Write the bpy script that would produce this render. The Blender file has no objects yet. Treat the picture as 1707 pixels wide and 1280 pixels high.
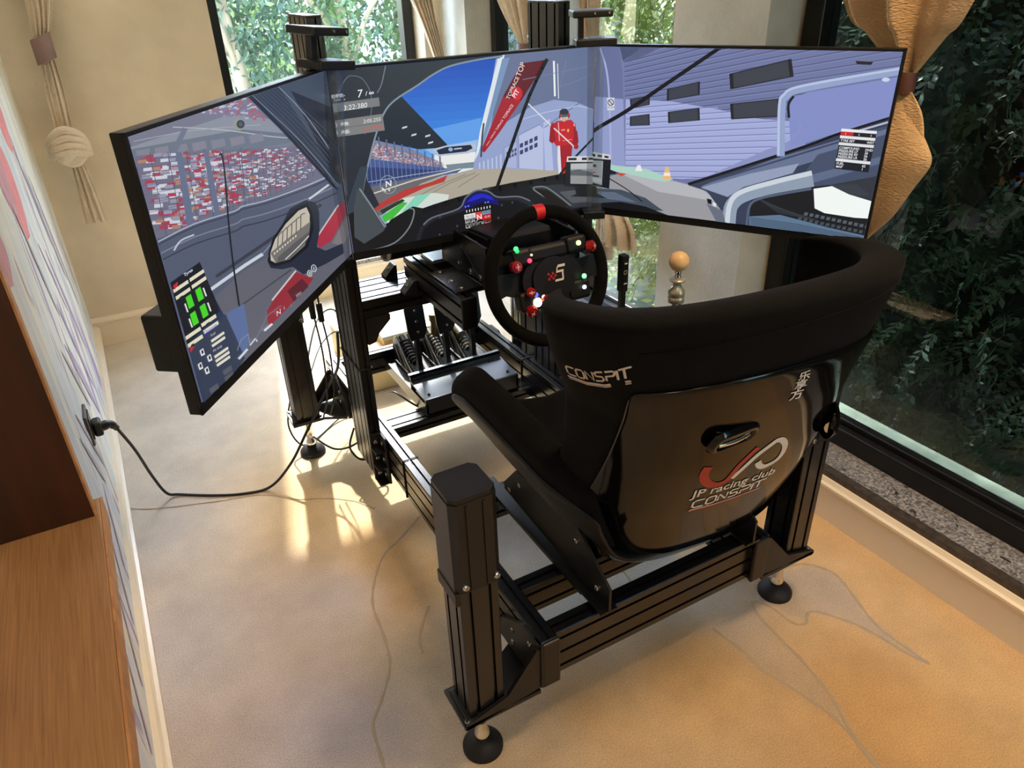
import bpy, bmesh, math, random
from mathutils import Vector, Matrix, Quaternion
from mathutils.bvhtree import BVHTree
import numpy as np

scene = bpy.context.scene
COL = scene.collection
PI = math.pi
rng = random.Random(7)

# ------------------------------------------------------------------ camera
cam_d = bpy.data.cameras.new('camera')
cam_d.sensor_fit = 'HORIZONTAL'
cam_d.sensor_width = 36.0
cam_d.lens = 36.0 * 1223.33 / 1707.0
cam_d.clip_start = 0.02
cam = bpy.data.objects.new('camera', cam_d)
COL.objects.link(cam)
yaw, pitch, roll = math.radians(28.326), math.radians(29.425), math.radians(2.028)
f0 = Vector((math.sin(yaw), math.cos(yaw), 0)); r0 = Vector((math.cos(yaw), -math.sin(yaw), 0)); u0 = Vector((0, 0, 1))
fw = f0 * math.cos(pitch) - u0 * math.sin(pitch)
dn = -(u0 * math.cos(pitch) + f0 * math.sin(pitch))
rt = r0 * math.cos(roll) + dn * math.sin(roll)
dn = dn * math.cos(roll) - r0 * math.sin(roll)
m = Matrix((rt, -dn, -fw)).transposed().to_4x4()
m.translation = (0, 0, 1.45)
cam.matrix_world = m
scene.camera = cam

# ------------------------------------------------------------------ view, sky, sun, room lamps
scene.view_settings.view_transform = 'Standard'
scene.view_settings.look = 'None'
scene.view_settings.exposure = 0.22
scene.view_settings.gamma = 1.0
scene.view_settings.use_curve_mapping = False
scene.cycles.use_denoising = True
scene.cycles.max_bounces = 10
scene.cycles.transparent_max_bounces = 16
scene.cycles.sample_clamp_indirect = 6.0

SUN_DIR = Vector((-0.21 * 0.731, -0.978 * 0.731, -0.682)).normalized()
world = bpy.data.worlds.new('sky')
scene.world = world
world.use_nodes = True
wn = world.node_tree
wn.nodes.clear()
sky = wn.nodes.new('ShaderNodeTexSky')
sky.sky_type = 'NISHITA'
sky.sun_disc = False
sky.sun_elevation = math.asin(-SUN_DIR.z)
sky.sun_rotation = math.atan2(-SUN_DIR.x, -SUN_DIR.y)
bg = wn.nodes.new('ShaderNodeBackground'); bg.inputs['Strength'].default_value = 2.7
wo = wn.nodes.new('ShaderNodeOutputWorld')
wn.links.new(sky.outputs[0], bg.inputs[0]); wn.links.new(bg.outputs[0], wo.inputs[0])

sun_d = bpy.data.lights.new('sun', 'SUN'); sun_d.energy = 11.0; sun_d.angle = math.radians(1.4); sun_d.color = (1.0, 0.94, 0.84)
sun = bpy.data.objects.new('sun', sun_d); COL.objects.link(sun)
sun.rotation_euler = SUN_DIR.to_track_quat('-Z', 'Y').to_euler()
sun.location = (2, 8, 8)

# warm ceiling downlights: (x, y, watts)
DOWNLIGHTS = [(1.28, 0.40, 21.0, (1.0, 0.69, 0.38)), (0.15, 3.0, 5.0, (1.0, 0.86, 0.70)), (0.35, -1.2, 11.0, (1.0, 0.93, 0.86))]
for k, (lx, ly, lw, lc) in enumerate(DOWNLIGHTS):
    ld = bpy.data.lights.new('downlight_lamp', 'AREA'); ld.shape = 'DISK'; ld.size = 0.5
    ld.energy = lw; ld.color = lc; ld.spread = math.radians(140)
    lo = bpy.data.objects.new('downlight_lamp', ld); COL.objects.link(lo)
    lo.location = (lx, ly, 2.672)

# ------------------------------------------------------------------ helpers
def lin(c):
    if isinstance(c, str):
        c = tuple(int(c[i:i + 2], 16) for i in (0, 2, 4))
    return tuple(((v / 255) / 12.92 if v / 255 <= 0.04045 else ((v / 255 + 0.055) / 1.055) ** 2.4) for v in c)

def setin(b, name, v):
    if name in b.inputs:
        b.inputs[name].default_value = v

def mat(name, col, rough=0.5, metal=0.0, spec=0.5, coat=0.0, noise=None, bump=None, emit=None, coat_rough=0.05, sheen=0.0):
    """plain procedural material; noise=(scale, amount[, stretch]) mottles the colour, bump=(scale, strength)"""
    m = bpy.data.materials.new(name); m.use_nodes = True
    nt = m.node_tree; b = nt.nodes['Principled BSDF']
    c = lin(col) if (isinstance(col, str) or max(col) > 1.0) else col
    setin(b, 'Base Color', (*c, 1)); setin(b, 'Roughness', rough); setin(b, 'Metallic', metal)
    setin(b, 'Specular IOR Level', spec); setin(b, 'Coat Weight', coat); setin(b, 'Coat Roughness', coat_rough)
    if sheen: setin(b, 'Sheen Weight', sheen)
    if emit:
        setin(b, 'Emission Color', (*lin(emit[0]), 1)); setin(b, 'Emission Strength', emit[1])
    if noise or bump:
        tc = nt.nodes.new('ShaderNodeTexCoord'); mp = nt.nodes.new('ShaderNodeMapping')
        nt.links.new(tc.outputs['Object'], mp.inputs[0])
        if noise and len(noise) > 2: mp.inputs['Scale'].default_value = noise[2]
    if noise:
        n = nt.nodes.new('ShaderNodeTexNoise'); n.inputs['Scale'].default_value = noise[0]; n.inputs['Detail'].default_value = 6
        nt.links.new(mp.outputs[0], n.inputs['Vector'])
        r = nt.nodes.new('ShaderNodeValToRGB')
        a = noise[1]
        r.color_ramp.elements[0].position = 0.3; r.color_ramp.elements[1].position = 0.7
        r.color_ramp.elements[0].color = (*[max(0, v * (1 - a)) for v in c], 1)
        r.color_ramp.elements[1].color = (*[min(1, v * (1 + a)) for v in c], 1)
        nt.links.new(n.outputs['Fac'], r.inputs[0]); nt.links.new(r.outputs[0], b.inputs['Base Color'])
    if bump:
        n2 = nt.nodes.new('ShaderNodeTexNoise'); n2.inputs['Scale'].default_value = bump[0]; n2.inputs['Detail'].default_value = 4
        nt.links.new(mp.outputs[0], n2.inputs['Vector'])
        bp = nt.nodes.new('ShaderNodeBump'); bp.inputs['Strength'].default_value = bump[1]; bp.inputs['Distance'].default_value = 0.01
        nt.links.new(n2.outputs['Fac'], bp.inputs['Height']); nt.links.new(bp.outputs[0], b.inputs['Normal'])
    return m

def glass_mat(name, tint, ior=1.45, rough=0.0, haze=0.0):
    """thin pane: tinted transmission plus mirror reflection by Fresnel"""
    m = bpy.data.materials.new(name); m.use_nodes = True
    nt = m.node_tree; nt.nodes.clear()
    o = nt.nodes.new('ShaderNodeOutputMaterial'); mx = nt.nodes.new('ShaderNodeMixShader')
    t = nt.nodes.new('ShaderNodeBsdfTransparent'); t.inputs[0].default_value = (*tint, 1)
    g = nt.nodes.new('ShaderNodeBsdfGlossy'); g.inputs['Roughness'].default_value = rough; g.inputs['Color'].default_value = (1, 1, 1, 1)
    fr = nt.nodes.new('ShaderNodeFresnel'); fr.inputs[0].default_value = ior
    ge = nt.nodes.new('ShaderNodeNewGeometry'); iv = nt.nodes.new('ShaderNodeMath'); iv.operation = 'SUBTRACT'; iv.inputs[0].default_value = 1.0
    ml = nt.nodes.new('ShaderNodeMath'); ml.operation = 'MULTIPLY'       # only the entering face mirrors
    nt.links.new(ge.outputs['Backfacing'], iv.inputs[1]); nt.links.new(iv.outputs[0], ml.inputs[0]); nt.links.new(fr.outputs[0], ml.inputs[1])
    nt.links.new(ml.outputs[0], mx.inputs[0]); nt.links.new(t.outputs[0], mx.inputs[1]); nt.links.new(g.outputs[0], mx.inputs[2])
    last = mx
    if haze:
        d = nt.nodes.new('ShaderNodeBsdfDiffuse'); d.inputs[0].default_value = (0.8, 0.9, 0.9, 1)
        n = nt.nodes.new('ShaderNodeTexNoise'); n.inputs['Scale'].default_value = 3.0
        mu = nt.nodes.new('ShaderNodeMath'); mu.operation = 'MULTIPLY'; mu.inputs[1].default_value = haze * 2
        nt.links.new(n.outputs['Fac'], mu.inputs[0])
        m2 = nt.nodes.new('ShaderNodeMixShader')
        nt.links.new(mu.outputs[0], m2.inputs[0]); nt.links.new(mx.outputs[0], m2.inputs[1]); nt.links.new(d.outputs[0], m2.inputs[2])
        last = m2
    nt.links.new(last.outputs[0], o.inputs[0])
    return m

WL = {}   # world location of every object made here

def link(o, parent, loc):
    COL.objects.link(o)
    loc = Vector(loc); WL[o.name] = loc
    if parent is not None:
        o.parent = parent
        o.location = loc - WL[parent.name]
    else:
        o.location = loc
    return o

def tag(o, label=None, cat=None, group=None, kind=None):
    if label: o['label'] = label
    if cat: o['category'] = cat
    if group: o['group'] = group
    if kind: o['kind'] = kind
    return o

def thing(name, loc, label, cat, group=None):
    o = bpy.data.objects.new(name, None); o.empty_display_size = 0.05
    link(o, None, loc)
    return tag(o, label, cat, group)

class MB:
    def __init__(s): s.v = []; s.f = []; s.m = []; s.sm = []
    def add(s, verts, faces, mi=0, M=None, smooth=False):
        b = len(s.v)
        for v in verts:
            v = Vector(v); s.v.append(M @ v if M is not None else v)
        for f in faces:
            s.f.append([b + i for i in f]); s.m.append(mi); s.sm.append(smooth)
        return s
    def box(s, lo, hi, mi=0, M=None, ch=0.0):
        x0, y0, z0 = lo; x1, y1, z1 = hi
        if ch <= 0:
            v = [(x0,y0,z0),(x1,y0,z0),(x1,y1,z0),(x0,y1,z0),(x0,y0,z1),(x1,y0,z1),(x1,y1,z1),(x0,y1,z1)]
            f = [(0,3,2,1),(4,5,6,7),(0,1,5,4),(1,2,6,5),(2,3,7,6),(3,0,4,7)]
            return s.add(v, f, mi, M)
        c = min(ch, (x1-x0)/2.01, (y1-y0)/2.01, (z1-z0)/2.01)
        bm = bmesh.new(); bmesh.ops.create_cube(bm, size=1)
        for q in bm.verts:
            q.co = Vector(((x0+x1)/2 + q.co.x*(x1-x0), (y0+y1)/2 + q.co.y*(y1-y0), (z0+z1)/2 + q.co.z*(z1-z0)))
        bmesh.ops.bevel(bm, geom=bm.edges[:], offset=c, segments=2, profile=0.5, affect='EDGES')
        s.bm(bm, mi, M); bm.free(); return s
    def bm(s, bm, mi=0, M=None, smooth=False):
        bm.verts.index_update()
        return s.add([v.co.copy() for v in bm.verts], [[v.index for v in f.verts] for f in bm.faces], mi, M, smooth)
    def prism(s, pts, z0, z1, mi=0, M=None):
        """2-D outline (counter-clockwise) in local XY swept along local Z"""
        n = len(pts)
        v = [(p[0], p[1], z0) for p in pts] + [(p[0], p[1], z1) for p in pts]
        f = [list(range(n))[::-1], list(range(n, 2*n))] + [(i, (i+1) % n, n+(i+1) % n, n+i) for i in range(n)]
        return s.add(v, f, mi, M)
    def lathe(s, prof, n=24, mi=0, M=None, smooth=True, capped=True):
        v = []; f = []
        for r, z in prof:
            for k in range(n):
                a = 2*PI*k/n; v.append((r*math.cos(a), r*math.sin(a), z))
        for j in range(len(prof)-1):
            for k in range(n):
                k2 = (k+1) % n
                f.append((j*n+k, j*n+k2, (j+1)*n+k2, (j+1)*n+k))
        s.add(v, f, mi, M, smooth)
        if capped:
            b0 = [(prof[0][0]*math.cos(2*PI*k/n), prof[0][0]*math.sin(2*PI*k/n), prof[0][1]) for k in range(n)]
            b1 = [(prof[-1][0]*math.cos(2*PI*k/n), prof[-1][0]*math.sin(2*PI*k/n), prof[-1][1]) for k in range(n)]
            if prof[0][0] > 1e-5: s.add(b0, [list(range(n))[::-1]], mi, M)
            if prof[-1][0] > 1e-5: s.add(b1, [list(range(n))], mi, M)
        return s
    def cyl(s, a, b, r, n=16, mi=0, r2=None):
        a = Vector(a); b = Vector(b); d = b - a
        M = Matrix.Translation(a) @ d.to_track_quat('Z', 'Y').to_matrix().to_4x4()
        return s.lathe([(r, 0), (r if r2 is None else r2, d.length)], n, mi, M)
    def tube(s, pts, r, n=8, mi=0, samples=0, radii=None):
        pts = [Vector(p) for p in pts]
        if samples: pts = spline(pts, samples)
        k = len(pts); up = Vector((0, 0, 1)); v = []; f = []
        prev = None
        for i, p in enumerate(pts):
            t = (pts[min(i+1, k-1)] - pts[max(i-1, 0)]).normalized()
            if prev is None:
                a = t.orthogonal().normalized()
            else:
                a = (prev - t * prev.dot(t)); a = a.normalized() if a.length > 1e-6 else t.orthogonal().normalized()
            prev = a; bn = t.cross(a)
            rr = radii[i] if radii else r
            for j in range(n):
                g = 2*PI*j/n; v.append(p + (a*math.cos(g) + bn*math.sin(g)) * rr)
        for i in range(k-1):
            for j in range(n):
                j2 = (j+1) % n; f.append((i*n+j, i*n+j2, (i+1)*n+j2, (i+1)*n+j))
        s.add(v, f, mi, None, True)
        s.add(v[:n], [list(range(n))[::-1]], mi); s.add(v[-n:], [list(range(n))], mi)
        return s
    def grid(s, P, mi=0, closed_u=False, smooth=True):
        a = len(P); b = len(P[0]); v = [q for r in P for q in r]; f = []
        for i in range(a-1):
            for j in range(b if closed_u else b-1):
                j2 = (j+1) % b; f.append((i*b+j, i*b+j2, (i+1)*b+j2, (i+1)*b+j))
        return s.add(v, f, mi, None, smooth)
    def build(s, name, mats, parent=None, loc=None, weld=False, sub=0, kind=None, label=None):
        if not isinstance(mats, (list, tuple)): mats = [mats]
        V = np.array([tuple(v) for v in s.v], dtype=float)
        c = Vector(((V.min(0) + V.max(0)) / 2)) if loc is None else Vector(loc)
        me = bpy.data.meshes.new(name)
        me.from_pydata([tuple(q) for q in (V - np.array(tuple(c)))], [], s.f)
        for q in mats: me.materials.append(q)
        me.polygons.foreach_set('material_index', s.m)
        me.polygons.foreach_set('use_smooth', s.sm)
        if weld or sub:
            bm = bmesh.new(); bm.from_mesh(me); bmesh.ops.remove_doubles(bm, verts=bm.verts[:], dist=1e-5)
            bmesh.ops.recalc_face_normals(bm, faces=bm.faces[:]); bm.to_mesh(me); bm.free()
        me.update()
        o = bpy.data.objects.new(name, me)
        if sub:
            md = o.modifiers.new('smooth', 'SUBSURF'); md.levels = sub; md.render_levels = sub
        link(o, parent, c)
        if kind: o['kind'] = kind
        if label: o['label'] = label
        return o

def spline(pts, n):
    out = []; k = len(pts)
    for i in range(k-1):
        p0 = pts[max(i-1, 0)]; p1 = pts[i]; p2 = pts[i+1]; p3 = pts[min(i+2, k-1)]
        for j in range(n):
            t = j / n
            out.append(0.5*((2*p1) + (p2-p0)*t + (2*p0-5*p1+4*p2-p3)*t*t + (-p0+3*p1-3*p2+p3)*t**3))
    out.append(pts[-1].copy()); return out

def dup(root, delta, label=None):
    """copy of a thing with copies of its parts and sub-parts, moved by delta"""
    def cp(o, par):
        c = o.copy(); COL.objects.link(c)
        WL[c.name] = WL[o.name] + Vector(delta)
        if par is not None: c.parent = par
        else: c.location = o.location + Vector(delta)
        for ch in [q for q in root_children[o.name]]: cp(ch, c)
        return c
    root_children = {}
    def walk(o):
        root_children[o.name] = list(o.children)
        for ch in o.children: walk(ch)
    walk(root)
    c = cp(root, None)
    if label: c['label'] = label
    return c

def frame_m(o, x, y, z):
    M = Matrix((Vector(x), Vector(y), Vector(z))).transposed().to_4x4(); M.translation = Vector(o); return M

def extrusion(w, h, slot=0.008, depth=0.006, pitch=0.04, ch=0.002):
    """outline of a T-slot aluminium profile w x h, counter-clockwise, centred"""
    def side(L):
        n = max(1, round(L / pitch)); c = [(-L/2 + (i+0.5)*L/n) for i in range(n)]
        return c
    pts = []
    def run(L, f):
        pts.append(f(-L/2 + ch, 0))
        for c in side(L):
            pts.extend([f(c-slot/2, 0), f(c-slot/2, depth*0.4), f(c-slot*0.85, depth*0.45), f(c-slot*0.85, depth), f(c+slot*0.85, depth), f(c+slot*0.85, depth*0.45), f(c+slot/2, depth*0.4), f(c+slot/2, 0)])
        pts.append(f(L/2 - ch, 0))
    run(w, lambda a, d: (a, -h/2 + d))
    run(h, lambda a, d: (w/2 - d, a))
    run(w, lambda a, d: (-a, h/2 - d))
    run(h, lambda a, d: (-w/2 + d, -a))
    return pts

def bar(mb, a, b, w, h, xdir, mi=0, pitch=0.04):
    """T-slot bar from a to b; w measured along xdir, h across it"""
    a = Vector(a); b = Vector(b); z = (b-a).normalized(); x = Vector(xdir).normalized(); y = z.cross(x)
    return mb.prism(extrusion(w, h, pitch=pitch), 0, (b-a).length, mi, frame_m(a, x, y, z))

def screw(mb, p, n, r=0.0055, mi=0):
    n = Vector(n).normalized(); p = Vector(p)
    M = Matrix.Translation(p) @ n.to_track_quat('Z', 'Y').to_matrix().to_4x4()
    mb.lathe([(r, 0), (r, 0.003), (r*0.8, 0.0045), (r*0.5, 0.0045), (r*0.45, 0.002), (0.0001, 0.002)], 12, mi, M, smooth=False)

_screw_me = {}
def screws(parent, pts, r=0.0055, m=None, name='screw'):
    """one socket-head screw object per (position, direction), all sharing mesh data"""
    m = m or M_steel; key = (round(r, 4), m.name)
    for p, n in pts:
        if key not in _screw_me:
            mb = MB(); screw(mb, (0, 0, 0), (0, 0, 1), r)
            o = mb.build(name, m, parent, loc=(0, 0, 0)); _screw_me[key] = o.data
            o.location = Vector(p) - WL[parent.name]; WL[o.name] = Vector(p)
        else:
            o = bpy.data.objects.new(name, _screw_me[key]); link(o, parent, p)
        o.rotation_euler = Vector(n).normalized().to_track_quat('Z', 'Y').to_euler()

_tc = {}
def text_mesh(txt, size=1.0, shear=0.0, space=1.0, bold=0.0):
    """triangles of a text in its own plane: (verts, faces, width); height of capitals is about 0.7*size"""
    key = (txt, size, shear, space, bold)
    if key not in _tc:
        cu = bpy.data.curves.new('lettering', 'FONT'); cu.body = txt; cu.size = size; cu.shear = shear; cu.space_character = space; cu.offset = bold
        cu.resolution_u = 3
        o = bpy.data.objects.new('lettering', cu); COL.objects.link(o)
        bpy.context.view_layer.update()
        dg = bpy.context.evaluated_depsgraph_get()
        me = bpy.data.meshes.new_from_object(o.evaluated_get(dg))
        vs = [v.co.copy() for v in me.vertices]; fs = [list(p.vertices) for p in me.polygons]
        bpy.data.objects.remove(o); bpy.data.curves.remove(cu); bpy.data.meshes.remove(me)
        w = max([v.x for v in vs], default=0)
        _tc[key] = (vs, fs, w)
    return _tc[key]
# ------------------------------------------------------------------ materials
M_black = mat('black_anodised_aluminium', (15, 16, 18), 0.26, 0.0, 0.7)
M_blackp = mat('black_powder_coat', (13, 13, 15), 0.42, 0.0, 0.5)
M_plastic = mat('black_plastic', (11, 11, 13), 0.38, 0.0, 0.5)
M_satin = mat('black_satin_plastic', (13, 13, 15), 0.5, 0.0, 0.4)
M_steel = mat('bright_steel', (190, 190, 185), 0.22, 1.0)
M_chrome = mat('chrome', (225, 222, 215), 0.08, 1.0)
M_rubber = mat('black_rubber', (20, 20, 21), 0.6, 0.0, 0.4, bump=(60, 0.1))
M_suede = mat('black_suede', (11, 11, 12), 0.92, 0.0, 0.12, noise=(30, 0.25), bump=(400, 0.2), sheen=0.02)
M_gloss = mat('gloss_black_shell', (8, 8, 9), 0.09, 0.0, 0.42)
M_cable = mat('cable_sheath', (28, 28, 30), 0.45)
M_red = mat('red_anodised', (170, 24, 30), 0.35, 0.3)
M_redtape = mat('red_leather', (205, 22, 30), 0.5)
M_white = mat('white_print', (225, 222, 218), 0.5)
M_redprint = mat('red_print', (170, 40, 38), 0.45)
M_silver = mat('silver_anodised', (190, 180, 156), 0.32, 0.6)
M_wood_ball = mat('pale_wood', (226, 186, 132), 0.4, noise=(14, 0.12, (1, 1, 4)))
M_brass = mat('brass_nut', (150, 128, 84), 0.3, 1.0)

def wall_mat(name, col, scale=5.0, amt=0.08):
    return mat(name, col, 0.85, 0.0, 0.2, noise=(scale, amt), bump=(90, 0.12))
M_wall = wall_mat('beige_textured_plaster', (214, 200, 174), 4.0, 0.10)
M_pillar = wall_mat('grey_beige_plaster', (212, 208, 196), 7.0, 0.12)
M_ceiling = wall_mat('white_ceiling', (225, 220, 210))
M_base = mat('cream_baseboard', (232, 218, 192), 0.35)
M_framem = mat('dark_window_frame', (24, 22, 22), 0.35, 0.2, 0.5)
M_glass = glass_mat('window_glass', (0.95, 0.965, 0.965), 1.45, 0.0)
M_glass_tint = glass_mat('shade_tinted_glass', (0.62, 0.70, 0.68), 1.5, 0.0)  # tint added so the hedge behind looks deep in shade
M_glass_dusty = glass_mat('dusty_window_glass', (0.94, 0.965, 0.965), 1.45, 0.0, 0.035)

# ------------------------------------------------------------------ the room shell
XL, XR, YB, YF, ZC = -0.212, 1.62, 3.60, -2.4, 2.68

# carpet: dense enough for its dyed petals; bluish daylight glow under the seat is coloured in too
def carpet():
    nx, ny = 120, 380
    xs = np.linspace(XL, XR, nx); ys = np.linspace(YF, YB, ny)
    X, Y = np.meshgrid(xs, ys)
    base = np.array(lin((206, 193, 172)))
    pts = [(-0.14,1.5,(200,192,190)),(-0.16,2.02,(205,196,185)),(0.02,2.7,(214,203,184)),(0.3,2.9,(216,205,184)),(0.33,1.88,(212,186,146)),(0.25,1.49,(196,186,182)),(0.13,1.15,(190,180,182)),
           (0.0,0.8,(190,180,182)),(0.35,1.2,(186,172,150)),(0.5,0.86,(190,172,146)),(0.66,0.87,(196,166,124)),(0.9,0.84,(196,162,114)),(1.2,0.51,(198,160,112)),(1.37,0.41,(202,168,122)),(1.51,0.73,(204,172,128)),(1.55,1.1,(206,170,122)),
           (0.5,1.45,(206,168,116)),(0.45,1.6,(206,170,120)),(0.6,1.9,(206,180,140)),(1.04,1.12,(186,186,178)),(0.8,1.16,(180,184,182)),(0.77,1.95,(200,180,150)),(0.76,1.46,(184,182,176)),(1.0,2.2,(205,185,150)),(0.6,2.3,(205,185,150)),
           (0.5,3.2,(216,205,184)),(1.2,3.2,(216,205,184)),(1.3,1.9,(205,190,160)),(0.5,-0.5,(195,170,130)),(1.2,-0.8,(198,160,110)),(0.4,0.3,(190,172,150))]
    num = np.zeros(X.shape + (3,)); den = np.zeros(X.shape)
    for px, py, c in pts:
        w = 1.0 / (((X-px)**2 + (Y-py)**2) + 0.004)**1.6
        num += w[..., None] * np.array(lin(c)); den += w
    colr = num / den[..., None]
    def inside(poly):
        r = np.zeros(X.shape, bool); n = len(poly)
        for i in range(n):
            x1, y1 = poly[i]; x2, y2 = poly[(i+1) % n]
            if y1 == y2: continue
            r ^= ((Y < y1) != (Y < y2)) & (X < (x2-x1)*(Y-y1)/(y2-y1) + x1)
        return r
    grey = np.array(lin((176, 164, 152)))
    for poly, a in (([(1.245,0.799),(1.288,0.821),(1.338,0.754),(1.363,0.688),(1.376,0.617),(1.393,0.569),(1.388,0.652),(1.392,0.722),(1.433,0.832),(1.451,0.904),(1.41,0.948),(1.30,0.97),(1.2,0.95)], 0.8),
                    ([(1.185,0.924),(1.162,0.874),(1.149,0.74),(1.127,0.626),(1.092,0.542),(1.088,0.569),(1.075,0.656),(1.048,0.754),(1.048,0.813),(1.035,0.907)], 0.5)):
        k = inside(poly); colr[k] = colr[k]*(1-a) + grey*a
    V = np.stack([X.ravel(), Y.ravel(), np.zeros(X.size)], 1)
    F = [(j*nx+i, j*nx+i+1, (j+1)*nx+i+1, (j+1)*nx+i) for j in range(ny-1) for i in range(nx-1)]
    me = bpy.data.meshes.new('floor'); me.from_pydata(V.tolist(), [], F)
    at = me.color_attributes.new('pile_dye_and_glow', 'FLOAT_COLOR', 'POINT')
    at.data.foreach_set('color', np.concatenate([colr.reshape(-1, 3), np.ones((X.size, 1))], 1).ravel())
    m = bpy.data.materials.new('dyed_carpet_with_glow'); m.use_nodes = True
    nt = m.node_tree; b = nt.nodes['Principled BSDF']; setin(b, 'Roughness', 0.95); setin(b, 'Specular IOR Level', 0.1); setin(b, 'Sheen Weight', 0.15)
    a = nt.nodes.new('ShaderNodeAttribute'); a.attribute_name = 'pile_dye_and_glow'
    tc = nt.nodes.new('ShaderNodeTexCoord')
    n1 = nt.nodes.new('ShaderNodeTexNoise'); n1.inputs['Scale'].default_value = 7; n1.inputs['Detail'].default_value = 5; n1.inputs['Roughness'].default_value = 0.6
    n2 = nt.nodes.new('ShaderNodeTexNoise'); n2.inputs['Scale'].default_value = 300; n2.inputs['Detail'].default_value = 2
    for n in (n1, n2): nt.links.new(tc.outputs['Object'], n.inputs['Vector'])
    def ramp(src, lo, hi):
        r = nt.nodes.new('ShaderNodeMapRange'); r.inputs['From Min'].default_value = 0.3; r.inputs['From Max'].default_value = 0.7
        r.inputs['To Min'].default_value = lo; r.inputs['To Max'].default_value = hi; nt.links.new(src, r.inputs['Value']); return r.outputs[0]
    mu = nt.nodes.new('ShaderNodeMath'); mu.operation = 'MULTIPLY'
    nt.links.new(ramp(n1.outputs['Fac'], 0.88, 1.10), mu.inputs[0]); nt.links.new(ramp(n2.outputs['Fac'], 0.80, 1.16), mu.inputs[1])
    vm = nt.nodes.new('ShaderNodeVectorMath'); vm.operation = 'SCALE'
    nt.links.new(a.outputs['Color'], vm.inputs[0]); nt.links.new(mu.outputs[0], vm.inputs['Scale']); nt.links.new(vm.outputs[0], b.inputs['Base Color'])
    bp = nt.nodes.new('ShaderNodeBump'); bp.inputs['Strength'].default_value = 0.6; bp.inputs['Distance'].default_value = 0.004
    nt.links.new(n2.outputs['Fac'], bp.inputs['Height']); nt.links.new(bp.outputs[0], b.inputs['Normal'])
    me.materials.append(m)
    o = bpy.data.objects.new('floor', me); link(o, None, (0, 0, 0)); o['kind'] = 'structure'
    M_carve_shadow = mat('carved_pile_and_shadow', (172, 156, 134), 0.95, 0, 0.1)
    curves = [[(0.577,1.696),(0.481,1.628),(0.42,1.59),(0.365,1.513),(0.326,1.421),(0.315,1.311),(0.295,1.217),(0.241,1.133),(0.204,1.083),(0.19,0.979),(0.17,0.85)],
              [(1.185,0.924),(1.162,0.874),(1.149,0.74),(1.127,0.626),(1.092,0.542),(1.06,0.4)],
              [(1.245,0.80),(1.288,0.821),(1.338,0.754),(1.363,0.688),(1.376,0.617),(1.393,0.569)],
              [(1.30,0.975),(1.36,0.965),(1.41,0.948),(1.445,0.89),(1.433,0.832),(1.392,0.722),(1.388,0.652),(1.394,0.57)],
              [(1.035,0.907),(1.048,0.813),(1.048,0.754),(1.075,0.656),(1.088,0.569),(1.06,0.42)],
              [(1.189,0.921),(1.21,0.885),(1.219,0.817),(1.245,0.799)],
              [(0.97,1.243),(0.963,1.165),(0.95,1.108)],
              [(-0.205,2.218),(-0.126,2.168),(0.046,2.105),(0.184,2.06),(0.27,1.98),(0.36,1.93),(0.43,1.87),(0.47,1.80)],  # right end traces the cable's cast shadow as a raised line
              [(0.453,1.345),(0.393,1.264),(0.378,1.209)]]
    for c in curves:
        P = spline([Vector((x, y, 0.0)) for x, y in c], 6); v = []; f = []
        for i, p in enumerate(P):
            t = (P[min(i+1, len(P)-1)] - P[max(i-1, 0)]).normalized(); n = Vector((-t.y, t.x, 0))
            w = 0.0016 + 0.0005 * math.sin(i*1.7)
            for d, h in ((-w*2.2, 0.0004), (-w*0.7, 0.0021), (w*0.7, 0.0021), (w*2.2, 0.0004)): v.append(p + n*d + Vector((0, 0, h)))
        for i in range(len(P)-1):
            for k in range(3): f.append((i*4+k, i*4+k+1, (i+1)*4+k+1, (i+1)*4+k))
        mb = MB(); mb.add(v, f, 0, None, True); mb.build('carved_and_shadow_line', M_carve_shadow, o)
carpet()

MB().box((XL-0.2, YF-0.2, ZC), (XR+0.4, YB+0.4, ZC+0.1)).build('ceiling', M_ceiling, kind='structure')
MB().box((XL-0.25, YF-0.2, -0.12), (XR+0.02, YB+0.02, -0.005)).build('floor_slab', M_wall, kind='structure')

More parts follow.
